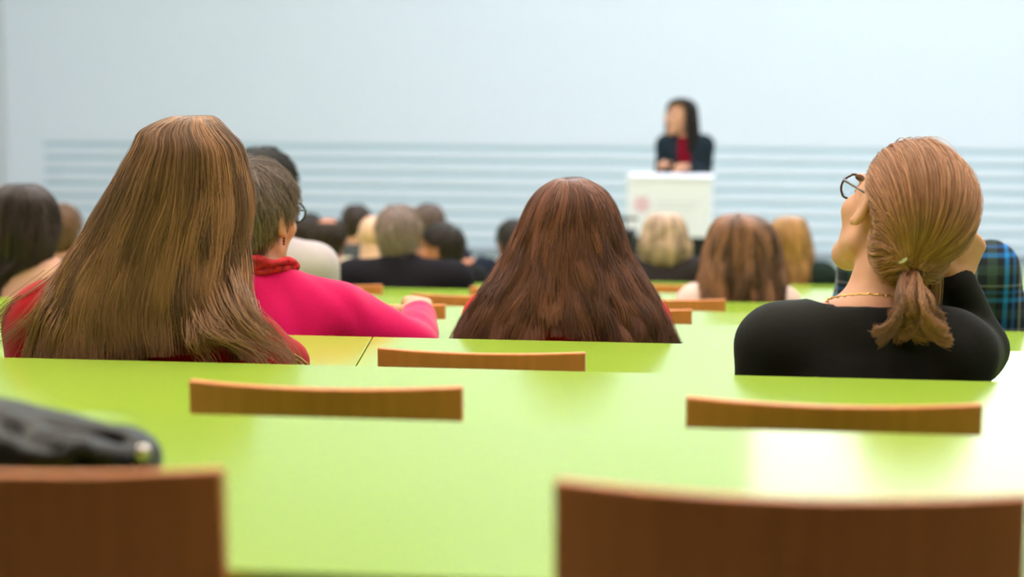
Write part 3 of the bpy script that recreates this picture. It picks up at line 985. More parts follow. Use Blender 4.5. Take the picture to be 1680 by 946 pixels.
# ---- woman with long blonde hair, red sweater
s = Spot(240, 2)
hc = s.pt(291, 330); hc = (hc[0], .035, hc[2])
wrR = s.pt(468, 590, .03)
j = dict(cx=0.0, sw=.185, shz=s.pt(240, 515)[2]-.05, slope=-.028, bw=1.02, am=1.1, wrR=wrR, hdR=(.1, .6, -1))
a = s.pt(470, 560, .0)
j['elR'] = s.pt(424, 668, -.01)
M['red_knit'] = mat('red_knit', (178, 8, 30), rough=.9, spec=.1, bump=.5, bscale=260, sheen=.2)
P1 = person('person', 'woman with long blonde hair over a red sweater, at the far left', s.X, s.Y, 2, j, dict(c=hc, yaw=-8, s=1.04), M['red_knit'], 'red_sweater', folds=.0022, ti=.016)
rows = [(193, 266, 320, -.030, .03, .10, 180, 180), (204, 236, 337, -.060, .03, .12, 160, 160), (218, 213, 352, -.075, .03, .12, 140, 140), (240, 203, 372, -.088, .035, .13, 122, 122),
        (280, 181, 385, -.097, .03, .125, 112, 112), (330, 156, 394, -.105, .02, .11, 106, 106), (380, 128, 398, -.113, .005, .09, 100, 100),
        (430, 104, 403, -.122, -.015, .05, 92, 92), (475, 86, 408, -.131, -.036, .0, 82, 72), (520, 74, 418, -.139, -.055, -.03, 76, 44),
        (560, 68, 432, -.146, -.070, -.05, 72, 12), (625, 62, 446, -.156, -.085, -.06, 70, -8)]
crown = s.pt(298, 188, .03)
def dens1(n):
    u = np.where(RNG.random(n) < .62, RNG.normal(-.25, .38, n), RNG.uniform(-1, 1, n))
    return np.clip(u, -1, 1)
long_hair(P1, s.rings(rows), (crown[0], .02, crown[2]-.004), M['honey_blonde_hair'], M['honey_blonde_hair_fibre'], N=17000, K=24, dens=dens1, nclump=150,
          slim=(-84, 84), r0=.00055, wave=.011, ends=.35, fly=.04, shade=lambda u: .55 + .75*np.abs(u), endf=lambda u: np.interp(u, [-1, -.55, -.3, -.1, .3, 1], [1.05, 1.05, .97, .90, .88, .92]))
def wisps(p, s, lines, m, per=44, sp=.009, name='loose_wisps'):
    out = []
    tt = np.linspace(0, 1, 18)
    for L in lines:
        Pn = np.array([s.pt(px, py, dy) for (px, py, dy) in L])
        u = np.linspace(0, 1, len(Pn)); c3 = np.polyfit(u, Pn, min(3, len(Pn)-1))
        base = sum(tt[:, None]**(len(c3)-1-i)*c3[i][None] for i in range(len(c3)))
        for q in range(per):
            o = RNG.normal(0, sp, 3)*(1, .5, .5); g = RNG.normal(0, sp*.8, 3)*(1, .4, 1)
            t0 = RNG.uniform(0, .4); bb = np.stack([np.interp(t0 + (1-t0)*tt, tt, base[:, i]) for i in range(3)], 1); bb[:, 1] += .03*np.clip(1-tt*4, 0, 1)
            out.append(bb + o[None] + g[None]*tt[:, None]**2 + .002*np.sin(6*tt+q)[:, None])
    ob = [c for c in p['root'].children if c.name.startswith('hair')][0]
    strands(name, np.array(out), np.clip(RNG.normal(.5, .2, len(out)), 0, 1), m, ob, .0005, .0003)
wisps(P1, s, [[(350, 380, -.03), (392, 480, -.12), (430, 540, -.13), (474, 592, -.12)], [(335, 390, -.03), (375, 500, -.14), (420, 552, -.15), (462, 590, -.14)], [(310, 420, -.05), (350, 520, -.15), (395, 560, -.16), (440, 592, -.155)],
              [(290, 430, -.05), (330, 530, -.16), (370, 560, -.165), (420, 592, -.16)], [(380, 400, -.02), (402, 490, -.10), (440, 535, -.10), (484, 598, -.10)], [(315, 440, -.05), (318, 540, -.16), (330, 575, -.165), (345, 600, -.165)],
              [(150, 390, -.02), (85, 480, -.10), (55, 520, -.11), (10, 560, -.10)], [(150, 400, -.03), (80, 500, -.11), (62, 540, -.12), (46, 595, -.12)], [(160, 410, -.04), (105, 520, -.13), (92, 560, -.135), (82, 600, -.135)], [(150, 390, -.02), (50, 478, -.06), (20, 500, -.05), (-20, 540, -.05)]],
      M['honey_blonde_hair_fibre'])
bm = bmesh.new()
w = Vector(wrR); d = (Vector(j['elR']) - w).normalized(); u = d.orthogonal().normalized(); v = d.cross(u)
for q in range(3):
    ring_tube(bm, [w + d*(.004-.006*q) + (u*math.cos(2*math.pi*k/28) + v*math.sin(2*math.pi*k/28))*(.046 + (.0018 if k % 2 else 0)) for k in range(28)], .0026, 6)
bm_obj('gold_bracelet', bm, M['gold'], P1['root'], smooth=True)

# ---- woman in black with a ponytail, glasses, head leaning on her right hand
s = Spot(1428, 2)
hc = s.pt(1474, 362); hc = (hc[0], .045, hc[2])
M['black_blouse'] = mat('black_blouse', (15, 14, 13), rough=.75, spec=.25, bump=.2, bscale=120)
elR = s.pt(1602, 575, .17); wr = s.pt(1567, 466, .125)
j = dict(cx=-.004, sw=.150, shz=s.pt(1428, 518)[2]-.058, slope=-.004, bw=1.0, elR=(elR[0], .18, max(elR[2], .79)), wrR=wr, am=1.02,
         hdR=(.30, .10, 1), hnR=(.60, -.75, 0))
pn = s.pt(1425, 475)
j['neck'] = (pn[0]-.005, -.012, j['shz']+.075)
def fist(f, jj): add_hand(f, jj['wrR'], jj['hdR'], jj['hnR'], -1, .95, curl=(1.2, 1.3, .8), r=1.0, tc=1.0)
f0 = s.pt(1600, 360, .1)
def cuff(g, jj, nk, h):
    for (px, py, dy, r) in ((1249, 514, 0, (.012, .035, .012)), (1214, 552, 0, (.010, .035, .010))):
        q = s.pt(px, py, dy); g.ell((q[0]+.006, dy, q[2]-.006), r, .008)
P2 = person('person', 'woman in black with a low ponytail and glasses, leaning her head on her hand', s.X, s.Y, 2, j, dict(c=hc, yaw=38, roll=17, pitch=19, s=1.0), M['black_blouse'], 'black_blouse',
            folds=.0012, ti=.011, hstep=.005, step=.010, prehand={'R': fist}, neckline=-.004, collar=cuff,
            fine=[((wr[0]-.06, wr[0]+.09, .005), (wr[1]-.07, wr[1]+.09, .005), (wr[2]-.02, wr[2]+.16, .005))])
h = P2['h']
# hair combed back to the tie
ob, V, Q = cap_hair(P2, M['dark_blonde_hair'], t=.016, step=.005, zmin=-.080, back=1.1, top=.8, line=-.026, sety=-.018, setz=.036)
def pulled(p, ob, tie, N, m, t=.016, K=24, r0=.0005):
    h = p['h']; s_ = h['s']
    RX = np.array((.074+t, .094+t*1.1, .084+t*.8)); C0 = np.array((0, -.018, .036))
    def rad(d):                                      # distance from the centre to the hair surface
        top = 1/np.sqrt(((d/RX)**2).sum(-1))
        c2 = np.array((0, -.018, -.066)); r2 = np.array((.060+t, .062+t*1.1, .077))
        A = ((d/r2)**2).sum(-1); B = -(d*c2/r2**2).sum(-1)*2; Cc = ((c2/r2)**2).sum()-1
        disc = np.maximum(B*B-4*A*Cc, 0); low = np.where(B*B-4*A*Cc > 0, (-B+np.sqrt(disc))/(2*A), 0)
        return np.maximum(top, low)
    q = RNG.random(N)
    z0 = np.where(q < .55, RNG.uniform(.00, .11, N), RNG.uniform(-.085, .0, N))
    sg = np.sign(RNG.random(N)-.5)
    y0 = np.interp(z0, *HAIRLINE) - np.interp(z0, [-.03, .0, .05, .08], [.016, .027, .022, .014])
    y0 = np.minimum(y0, .09)
    inner = RNG.random(N) < .35                        # fibres that start further back
    y0 = np.where(inner, y0 - RNG.uniform(0, .09, N), y0)
    x0 = RX[0]*np.sqrt(np.clip(1 - ((y0-C0[1])/RX[1])**2 - ((z0-C0[2])/RX[2])**2, .0, 1))*sg
    front = (q < .22)
    x0 = np.where(front, RNG.uniform(-.06, .06, N), x0); z0 = np.where(front, .105 - 6*x0**2, z0); y0 = np.where(front, .07, y0)
    D = np.stack([x0, y0, z0], 1) - C0
    D /= np.linalg.norm(D, axis=1)[:, None]
    Td = np.array(tie) - C0; tl = np.linalg.norm(Td); Td = Td/tl
    W = np.stack([x0*1.25, (y0-C0[1])*.25-.075, (z0-C0[2])*.75+.012], 1); W /= np.linalg.norm(W, axis=1)[:, None]
    def slerp(a, b, q):
        th = np.arccos(np.clip((a*b).sum(-1), -1, 1)) + 1e-4
        return (a*(np.sin((1-q)*th)/np.sin(th))[:, None] + b*(np.sin(q*th)/np.sin(th))[:, None])
    Tn = np.repeat(Td[None], N, 0)
    k = np.linspace(0, 1, K)
    cl = RNG.integers(0, 70, N); ctint = RNG.random(70); cph = RNG.uniform(0, 6.28, 70); camp = RNG.uniform(-1, 1, 70)
    out = np.zeros((N, K, 3))
    off = RNG.normal(.004, .004, N)
    side = np.cross(D, Td); side /= np.linalg.norm(side, axis=1)[:, None]+1e-9
    for i, kk in enumerate(k):
        d = slerp(slerp(D, W, kk), slerp(W, Tn, kk), kk)
        d += side*(.05*camp[cl]*np.sin(np.pi*kk))[:, None]
        d /= np.linalg.norm(d, axis=1)[:, None]
        r = rad(d) + off*min(1, kk*5) - .004*max(0, 1-kk*5) + .0025*np.sin(9*kk+cph[cl])*min(1, kk*5)
        r = r*(1-max(0, kk-.82)/.18) + tl*max(0, kk-.82)/.18
        out[:, i] = C0 + d*r[:, None]
    out = np.array(h['c']) + (out*s_) @ np.array(h['R']).T
    tint = np.clip(ctint[cl]*.65+.2+RNG.normal(0, .14, N), 0, 1)
    strands('hair_strands', out, tint, m, ob, r0, r0*.7)
TIE = (-.020, -.104, -.048)
pulled(P2, ob, TIE, 13000, M['dark_blonde_hair_fibre'])
tie = hp(h, TIE)
# hair tie with a small pale bead
bm = bmesh.new()
ring_tube(bm, [tie + Vector((.016*math.cos(a_), -.004+.006*math.sin(a_), .014*math.sin(a_) - .004)) for a_ in [2*math.pi*k/20 for k in range(20)]], .0075, 8)
bm_obj('hair_tie', bm, M['black'], P2['root'], smooth=True)
bm = bmesh.new()
bmesh.ops.create_icosphere(bm, subdivisions=3, radius=.0042, matrix=Matrix.Translation(tie + Vector((-.012, -.021, .010))) @ Matrix.Rotation(-.6, 4, 'Y') @ Matrix.Diagonal((2.0, .8, .9, 1)))
bm_obj('tie_bead', bm, mat('pearl', (226, 222, 214), rough=.2), P2['root'], smooth=True)
# ponytail
def tail(p, ob_parent):
    pts = [tie + Vector((.002, -.012, -.012)), tie + Vector((.008, -.030, -.035)), tie + Vector((.010, -.038, -.060)), tie + Vector((.006, -.040, -.082)), tie + Vector((.0, -.040, -.092))]
    bm = bmesh.new(); tube(bm, pts, [.006, .013, .020, .020, .006], 18)
    o = bm_obj('ponytail', bm, M['dark_blonde_hair'], p['root'], smooth=True)
    N, K = 4200, 26
    k = np.linspace(0, 1, K)
    cl = RNG.integers(0, 22, N)
    cang = RNG.uniform(-1, 1, 26); cdep = RNG.uniform(-1, 1, 26); ccurl = RNG.uniform(.3, 1.3, 26)*np.sign(RNG.random(26)-.45); clen = RNG.uniform(.62, 1.10, 26); ct = RNG.random(26)
    A = cang[cl] + RNG.normal(0, .085, N); B = cdep[cl] + RNG.normal(0, .15, N)
    L = clen[cl]*(1+RNG.normal(0, .04, N))
    out = np.zeros((N, K, 3))
    for i, q in enumerate(k):
        sp = math.sin(min(1, q*1.25)*math.pi/2)
        x = A*(.007 + .026*sp) + .004*q
        y = -.010 - .048*math.sin(min(1, q*1.6)*math.pi/2) + B*(.006 + .012*sp)
        z = -.008 - .118*(q**1.05)*L
        c = max(0, q-.62)/.38
        x = x + ccurl[cl]*.026*c**1.4 ; z = z + .020*c**2.2*np.abs(ccurl[cl])
        x = x + .005*np.sin(7*q+cl)
        out[:, i] = np.array(tie) + np.stack([x, y, z], 1) + RNG.normal(0, .0006, (N, 3))
    strands('ponytail_strands', out, np.clip(ct[cl]*.55+RNG.normal(0, .12, N), 0, 1), M['dark_blonde_hair_fibre'], o, .0005, .0003)
    # loose lock on the right of the neck
    N = 260
    out = np.zeros((N, K, 3))
    b0 = np.array(hp(h, (.060, -.060, -.060))); 
    jx = RNG.normal(0, .010, (N, 2))
    for i, q in enumerate(k):
        out[:, i] = b0 + np.stack([jx[:, 0]*(1-.4*q) - .012*q + .008*math.sin(3*q), jx[:, 1]*.6 - .01*q + 0*jx[:, 0], -.115*q + 0*jx[:, 0]], 1)
    strands('loose_lock', out, np.clip(.55+RNG.normal(0, .2, N), 0, 1), M['dark_blonde_hair_fibre'], ob, .0007, .0003)
tail(P2, ob)
# glasses
def glasses(p, m, lens=True, r=.024, yy=.108):
    h = p['h']
    g = empty('glasses', (0, 0, 0)); g.parent = p['root']
    for sx in (-1, 1):
        bm = bmesh.new()
        pts = []
        for k in range(28):
            a_ = 2*math.pi*k/28
            pts.append(hp(h, (sx*.033 + r*1.12*math.cos(a_)*(1+.08*math.sin(a_)), yy - abs(math.cos(a_))*0 - (.004 if math.cos(a_)*sx > .5 else 0), .008 + r*.95*math.sin(a_))))
        ring_tube(bm, pts, .0021*h['s'], 8)
        bm_obj('rim', bm, m, g, smooth=True)
        bm = bmesh.new()
        tube(bm, [hp(h, (sx*.059, yy-.004, .016)), hp(h, (sx*.069, yy-.018, .017)), hp(h, (sx*.0775, .045, .020)), hp(h, (sx*.080, .0, .022)), hp(h, (sx*.079, -.014, .008))], [.0026, .0026, .002, .0018, .0016], 8)
        bm_obj('temple_arm', bm, m, g, smooth=True)
        if lens:
            bm = bmesh.new()
            c0 = hp(h, (sx*.033, yy-.001, .008)); nrm = h['R'] @ Vector((0, .0012, 0))
            va = [bm.verts.new(q_ + nrm) for q_ in pts]; vb = [bm.verts.new(q_ - nrm) for q_ in pts]
            bm.faces.new(va); bm.faces.new(vb[::-1])
            for k in range(28): bm.faces.new((va[k], vb[k], vb[(k+1) % 28], va[(k+1) % 28]))
            bm_obj('lens', bm, M['lens'], g)
    bm = bmesh.new(); tube(bm, [hp(h, (-.012, yy, .012)), hp(h, (0, yy+.004, .015)), hp(h, (.012, yy, .012))], .0018, 8)
    bm_obj('bridge', bm, m, g, smooth=True)
    return g
lm = bpy.data.materials.new('lens_glass'); lm.use_nodes = True
lb = lm.node_tree.nodes['Principled BSDF']; lb.inputs['Transmission Weight'].default_value = 1.0; lb.inputs['Roughness'].default_value = 0.0; lb.inputs['IOR'].default_value = 1.08; lb.inputs['Base Color'].default_value = (.95, .97, 1, 1)
M['lens'] = lm
M['tortoise'] = mat('tortoiseshell', (66, 34, 26), rough=.2, spec=.6, var=.5, vscale=90)
glasses(P2, M['tortoise'], r=.0235, yy=.104)
# gold chain necklace
def necklace(p, m, r, dz, tilt, name='gold_necklace', bead=.0022):
    nk = P2['nk']
    c = p['nk'] + Vector((0, .004, dz))
    n_ = 58
    bm = bmesh.new()
    pts = [c + Vector((r*math.cos(2*math.pi*k/n_), r*1.02*math.sin(2*math.pi*k/n_), tilt*math.sin(2*math.pi*k/n_)*r + .0012*math.sin(k*2.6))) for k in range(n_)]
    ring_tube(bm, pts, bead*.7, 6)
    for k in range(0, n_, 2):
        bmesh.ops.create_icosphere(bm, subdivisions=1, radius=bead*1.25, matrix=Matrix.Translation(pts[k]))
    bm_obj(name, bm, m, p['root'], smooth=True)
necklace(P2, M['gold'], .0645, .006, -.35)

# ---- woman in fuchsia
s = Spot(462, 3)
hc = s.pt(410, 360); hc = (hc[0], .03, hc[2])
M['fuchsia_knit'] = mat('fuchsia_knit', (208, 0, 92), rough=.85, spec=.15, bump=.35, bscale=300, sheen=.25)
M['scarf'] = mat('red_floral_scarf', (190, 34, 50), rough=.8, var=.75, vscale=55)
dz = TOP + tier(3)
wq = on_z(688, 512, dz + .060); wrR = (wq.x - s.X, wq.y - s.Y, TOP + .060)
eq = s.pt(684, 585, .07); elR = (eq[0], .025, TOP + .020)
hq = on_z(683, 498, dz + .04)
kd = Vector((hq.x - wq.x - .012, hq.y - wq.y, .0)).normalized()
j = dict(cx=0.0, sw=.150, shz=s.pt(462, 478)[2]-.052, slope=-.012, bw=1.02, am=1.12, cuff=.84, elR=elR, wrR=wrR, hdR=tuple(kd + Vector((0, 0, .16))), hnR=(.15, -.25, 1))
j['neck'] = (s.pt(436, 440)[0], .0, j['shz']+.088)
def rest(f, jj): add_hand(f, jj['wrR'], jj['hdR'], jj['hnR'], -1, .95, curl=(.45, .7, .5), r=1.05, tc=.8)
P3 = person('person', 'woman in a fuchsia sweater with short grey hair, hand resting on her desk', s.X, s.Y, 3, j, dict(c=hc, yaw=-24, pitch=0, roll=2, s=1.04), M['fuchsia_knit'], 'fuchsia_sweater',
            folds=.0032, ti=.014, hstep=.005, step=.010, prehand={'R': rest}, neckline=.012,
            fine=[((wrR[0]-.12, wrR[0]+.07, .005), (wrR[1]-.02, wrR[1]+.17, .005), (TOP-.02, TOP+.10, .005))])
ob, V, Q = cap_hair(P3, M['grey_brown_hair'], t=.008, step=.005, zmin=-.098, top=1.1, line=-.012, rough=.0008)
cap_strands(P3, ob, V, Q, M['grey_brown_hair_fibre'], N=9000, length=.046, r0=.00055, lift=.14)
# scarf rolled around the neck
nk = P3['nk']
bm = bmesh.new()
for q in range(3):
    ring_tube(bm, [nk + Vector((.005 + (.056+.003*q)*math.cos(a_), .004+(.060+.003*q)*math.sin(a_), .006+.010*q - .012*math.sin(a_)+.005*math.sin(5*a_+q*2))) for a_ in [2*math.pi*k/40 for k in range(40)]], .009, 8)
bm_obj('floral_scarf', bm, M['scarf'], P3['root'], smooth=True)
M['wire'] = mat('dark_wire', (52, 56, 60), rough=.3, metal=.6)
glasses(P3, M['wire'], r=.022, yy=.110)
bm = bmesh.new()
for k in range(3): bmesh.ops.create_icosphere(bm, subdivisions=2, radius=.0032, matrix=Matrix.Translation(hp(P3['h'], (.082, .002, -.036-.006*k))))
bm_obj('earring', bm, mat('garnet', (120, 30, 24), rough=.2, metal=.4), P3['root'], smooth=True)

# ---- woman with long brown hair in the middle
s = Spot(930, 3)
hc = s.pt(929, 400); hc = (hc[0], .04, hc[2])
j = dict(cx=0.0, sw=.160, shz=s.pt(930, 492)[2]-.05, bw=1.0)
M['red_jersey'] = mat('red_jersey', (206, 34, 36), rough=.85, bump=.3, bscale=200)
P4 = person('person', 'woman with very long brown hair seen from behind, at the middle', s.X, s.Y, 3, j, dict(c=hc, yaw=0, s=1.0), M['red_jersey'], 'red_jersey', ti=.012, folds=.001)
rows = [(297, 910, 948, -.035, .03, .11, 180, 180), (304, 894, 966, -.055, .03, .12, 165, 165), (314, 880, 982, -.068, .035, .125, 150, 150), (340, 862, 1000, -.085, .035, .13, 122, 122),
        (380, 845, 1012, -.094, .03, .125, 112, 112), (420, 828, 1026, -.103, .02, .11, 106, 106), (455, 811, 1047, -.113, .005, .08, 98, 98),
        (490, 786, 1070, -.125, -.012, .06, 94, 94), (525, 770, 1086, -.137, -.025, .04, 90, 90), (560, 758, 1097, -.147, -.03, .04, 88, 88), (600, 752, 1101, -.152, -.03, .04, 86, 86)]
crown = s.pt(928, 292, .03)
long_hair(P4, s.rings(rows), (crown[0], .025, crown[2]-.003), M['chestnut_hair'], M['chestnut_hair_fibre'], N=17000, K=24, nclump=170, mesh_v=.70,
          slim=(-92, 92), r0=.00055, wave=.017, ends=.55, fly=.03, spread=.035, endf=lambda u: np.interp(np.abs(u), [0, .18, .45, 1], [.82, .86, 1, 1]))

# ------------------------------------------------------------------ people further down the hall (out of focus)
def cloth(key, rgb, **k):
    if key not in M: M[key] = mat(key, rgb, rough=.88, spec=.12, bump=.25, bscale=120, **k)
    return M[key]
M['skin_warm'] = mat('ruddy_skin', (196, 128, 100), rough=.5, spec=.35, sub=.1)
M['skin_pale'] = mat('pale_skin', (222, 178, 154), rough=.5, spec=.35, sub=.1)
def bg(label, n, hx, top_y, topc, hairc=None, hair='short', yaw=0, pitch=-4, roll=0, s_=1.0, sw=.17, bx=None, female=False, topname='jumper', skin=None, drop=.285, t=.012,
       rows=None, N=900, bald=None, j0=None, fibre=None, dy=.20, nh=None, hy=.03, **k):
    sp = Spot(bx if bx is not None else hx, n, dy)
    c = sp.pt(hx, top_y, hy)
    c = (c[0], hy, c[2] - (.122*s_ + t))
    j = dict(cx=0.0, sw=sw, shz=c[2] + .122*s_ - drop, bw=.95 + (sw-.17)*2.2)
    if j0: j.update(j0(sp, j) or {})
    p = person('person', label, sp.X, sp.Y, n, j, dict(c=c, yaw=yaw, pitch=pitch, roll=roll, s=s_), topc, topname, female=female, step=.016, hstep=.008, ti=.014, skin=skin, **k)
    p['spot'] = sp
    if hair == 'short' and hairc:
        key = 'hair_%d_%d_%d' % hairc
        if key not in M: hair_pair(key, tuple(int(v*.72) for v in hairc), hairc, .4)
        ob, V, Q = cap_hair(p, M[key], t=t, step=.007, bald=bald, rough=.0012, line=0.0 if female else -.010, zmin=-.095 if female else -.074)
        if N: cap_strands(p, ob, V, Q, M[key+'_fibre'], N=N, length=.04, r0=.0012)
    elif hair == 'long':
        key = 'hair_%d_%d_%d' % hairc
        if key not in M: hair_pair(key, tuple(int(v*.72) for v in hairc), hairc, .75 if fibre else .45)
        cr = sp.pt(hx, top_y, hy)
        long_hair(p, sp.rings(rows), (cr[0], hy-.01, cr[2]), M[key], M[fibre or key+'_fibre'], N=N, K=16, nclump=46, r0=.0016, slim=(-95, 95), wave=.010, fly=.01)
    return p
B = cloth
# man in a tartan shirt, mostly hidden behind the woman in black
def tart(sp, j): return dict(neck=(sp.pt(1548, 430)[0], .0, j['shz']+.05), elR=(j['sw']+.082, .05, j['shz']-.25), elL=(-j['sw']-.06, .05, j['shz']-.25))
P5 = bg('man in a blue tartan shirt behind the woman in black', 4, 1536, 256, plaid('tartan'), (40, 32, 28), yaw=12, roll=6, s_=1.0, sw=.158, bx=1524, topname='tartan_shirt', drop=.275, N=800, j0=tart)
# tall man with dark curly hair, grey jumper
P6 = bg('man with dark curly hair and grey jumper, behind the woman in fuchsia', 5, 432, 240, B('light_grey_jumper', (192, 182, 188)), (40, 32, 30), yaw=-22, s_=1.03, sw=.165, bx=436, topname='grey_jumper', drop=.355, t=.020, N=1500)
glasses(P6, M['black'], lens=False, r=.024)
# dark long hair, left edge
rows = [(305, -2, 36, -.03, .03, .1, 180, 180), (311, -16, 52, -.055, .03, .12, 160, 160), (325, -32, 69, -.08, .03, .12, 135, 135), (350, -42, 79, -.092, .03, .12, 115, 115), (390, -44, 81, -.098, .02, .1, 106, 106),
        (425, -45, 74, -.10, .0, .06, 95, 88), (455, -46, 30, -.12, -.02, .0, 85, 70), (500, -46, 22, -.13, -.03, .0, 80, 70)]
P7 = bg('woman with dark hair and bare shoulders at the left edge', 5, 18, 302, B('pale_pink_top', (206, 160, 140)), (48, 34, 30), 'long', yaw=10, sw=.155, female=True, rows=rows, N=1600, bx=16, topname='pale_pink_top', drop=.30, neckline=.0)
# light brown hair just right of it
P8 = bg('person with light brown hair beside the dark hair at the left', 8, 99, 333, B('brown_top', (96, 78, 66)), (134, 96, 68), female=True, sw=.15, t=.018)
P9 = bg('man with dark cropped hair left of the balding man', 10, 506, 349, B('charcoal_jacket', (58, 56, 60)), (58, 42, 36), yaw=-20, sw=.18, topname='jacket')
P10 = bg('balding man with a dark fringe behind the pale jumper', 8, 538, 353, B('rose_top', (120, 84, 82)), (62, 46, 38), s_=.90, sw=.15, skin=M['skin_warm'], bald=(0, -.035, .125, .055, .055, .06), topname='rose_top', drop=.27)
P11 = bg('man with short dark hair and slate jacket in the front row', 11, 585, 334, B('slate_jacket', (78, 80, 88)), (74, 58, 50), s_=.92, sw=.16, topname='slate_jacket')
P12 = bg('bald pale head left of the grey haired man', 9, 612, 351, B('cream_top', (196, 184, 160)), None, skin=M['skin_pale'], s_=.95, sw=.15, topname='cream_top', t=.007)
P13 = bg('man with grey hair wearing a black jacket', 7, 655, 335, B('black_wool_jacket', (30, 28, 36)), (156, 134, 128), s_=1.03, sw=.215, bx=662, topname='black_jacket', skin=M['skin_warm'], drop=.285, t=.010, N=1500, turtle=.2)
P14 = bg('man with grey brown hair right behind the grey haired man', 10, 702, 333, B('dark_blue_jacket', (44, 46, 58)), (120, 98, 88), yaw=20, s_=.98, sw=.17, topname='dark_jacket', skin=M['skin_warm'])
P15 = bg('person in a dark coat turned left, beside the black jacket', 8, 722, 364, B('dark_coat', (30, 30, 34)), (52, 40, 36), yaw=82, s_=.95, sw=.155, bx=722, topname='dark_coat', skin=M['skin_warm'], drop=.25)
def reach(sp, j):
    w = on_z(790, 434, TOP + tier(9) + .05)
    return dict(wrL=(w.x - sp.X, w.y - sp.Y, TOP + .062), elL=(-.20, .14, TOP + .075), hdL=(-1, .1, -.05), hnL=(0, -.3, 1))
P16 = bg('person half hidden behind the long brown hair, forearm stretched to the left', 9, 845, 358, B('navy_top', (30, 36, 52)), (56, 48, 44), yaw=30, sw=.16, topname='navy_top', j0=reach, skin=M['skin_warm'], drop=.26,
         fine=[((-.42, -.1, .009), (.0, .3, .009), (.72, .82, .009))])
rows = [(353, 1070, 1108, -.04, .03, .1, 180, 180), (366, 1058, 1119, -.08, .03, .12, 140, 140), (385, 1052, 1126, -.098, .03, .12, 112, 112), (405, 1048, 1131, -.105, .02, .1, 104, 104), (424, 1050, 1130, -.10, .02, .08, 98, 98), (436, 1062, 1122, -.09, .0, .05, 85, 85)]
P17 = bg('woman with a grey blonde bob and dark top below the lectern', 9, 1089, 348, B('dark_grey_top', (52, 46, 48)), (190, 162, 142), 'long', female=True, rows=rows, N=1400, sw=.175, topname='dark_top', drop=.275)
M['streaky_fibre'] = strand_mat('streaky_fibre', (122, 84, 60), .8)
rows = [(357, 1185, 1240, -.045, .03, .1, 180, 180), (370, 1170, 1262, -.085, .03, .12, 140, 140), (395, 1160, 1277, -.10, .03, .12, 115, 115), (430, 1152, 1284, -.11, .02, .1, 104, 104), (465, 1144, 1289, -.125, .0, .06, 95, 95), (500, 1140, 1292, -.135, -.02, .03, 90, 90), (530, 1140, 1293, -.14, -.02, .03, 88, 88)]
P18 = bg('woman with brown hair and light streaks, seen from behind', 6, 1213, 349, B('blush_top', (224, 196, 190)), (88, 60, 46), 'long', female=True, rows=rows, N=2600, sw=.15, topname='blush_top', fibre='streaky_fibre', drop=.31)
rows = [(360, 1278, 1316, -.045, .03, .1, 180, 180), (372, 1266, 1324, -.08, .03, .12, 140, 140), (395, 1260, 1330, -.10, .03, .12, 112, 112), (425, 1258, 1334, -.10, .02, .1, 102, 102), (455, 1260, 1336, -.12, .0, .05, 92, 92), (485, 1262, 1336, -.13, .0, .03, 88, 88)]
P19 = bg('woman with straight light brown hair, right of the streaked hair', 9, 1296, 354, B('dark_green_top', (32, 44, 40)), (170, 124, 74), 'long', female=True, rows=rows, N=1400, sw=.165, topname='dark_top', drop=.28)

# chairs the people sit on
for (p, n) in ((P1, 2), (P2, 2), (P3, 3), (P4, 3), (P5, 4), (P6, 5), (P7, 5), (P18, 6), (P13, 7), (P8, 8), (P10, 8), (P15, 8), (P12, 9), (P16, 9), (P17, 9), (P19, 9), (P9, 10), (P14, 10), (P11, 11)):
    r = p['root']
    o = chair(r.location.x, r.location.y - .158, n, 'wooden chair carrying the ' + r['label'].split(',')[0])
    o.scale = (1, 1, .92)

# ------------------------------------------------------------------ speaker, lectern, camera on a tripod
YS = 14.3
sp = Spot(1122, 0, Y=YS, fz=tier(LAST))
c = sp.pt(1117, 160); hz = c[2] - .14
j = dict(cx=0.0, sw=.165, shz=hz + .122 - .30, cy=0.0)
c = (c[0], .03, hz)
w1, w2 = sp.pt(1088, 272), sp.pt(1130, 272)
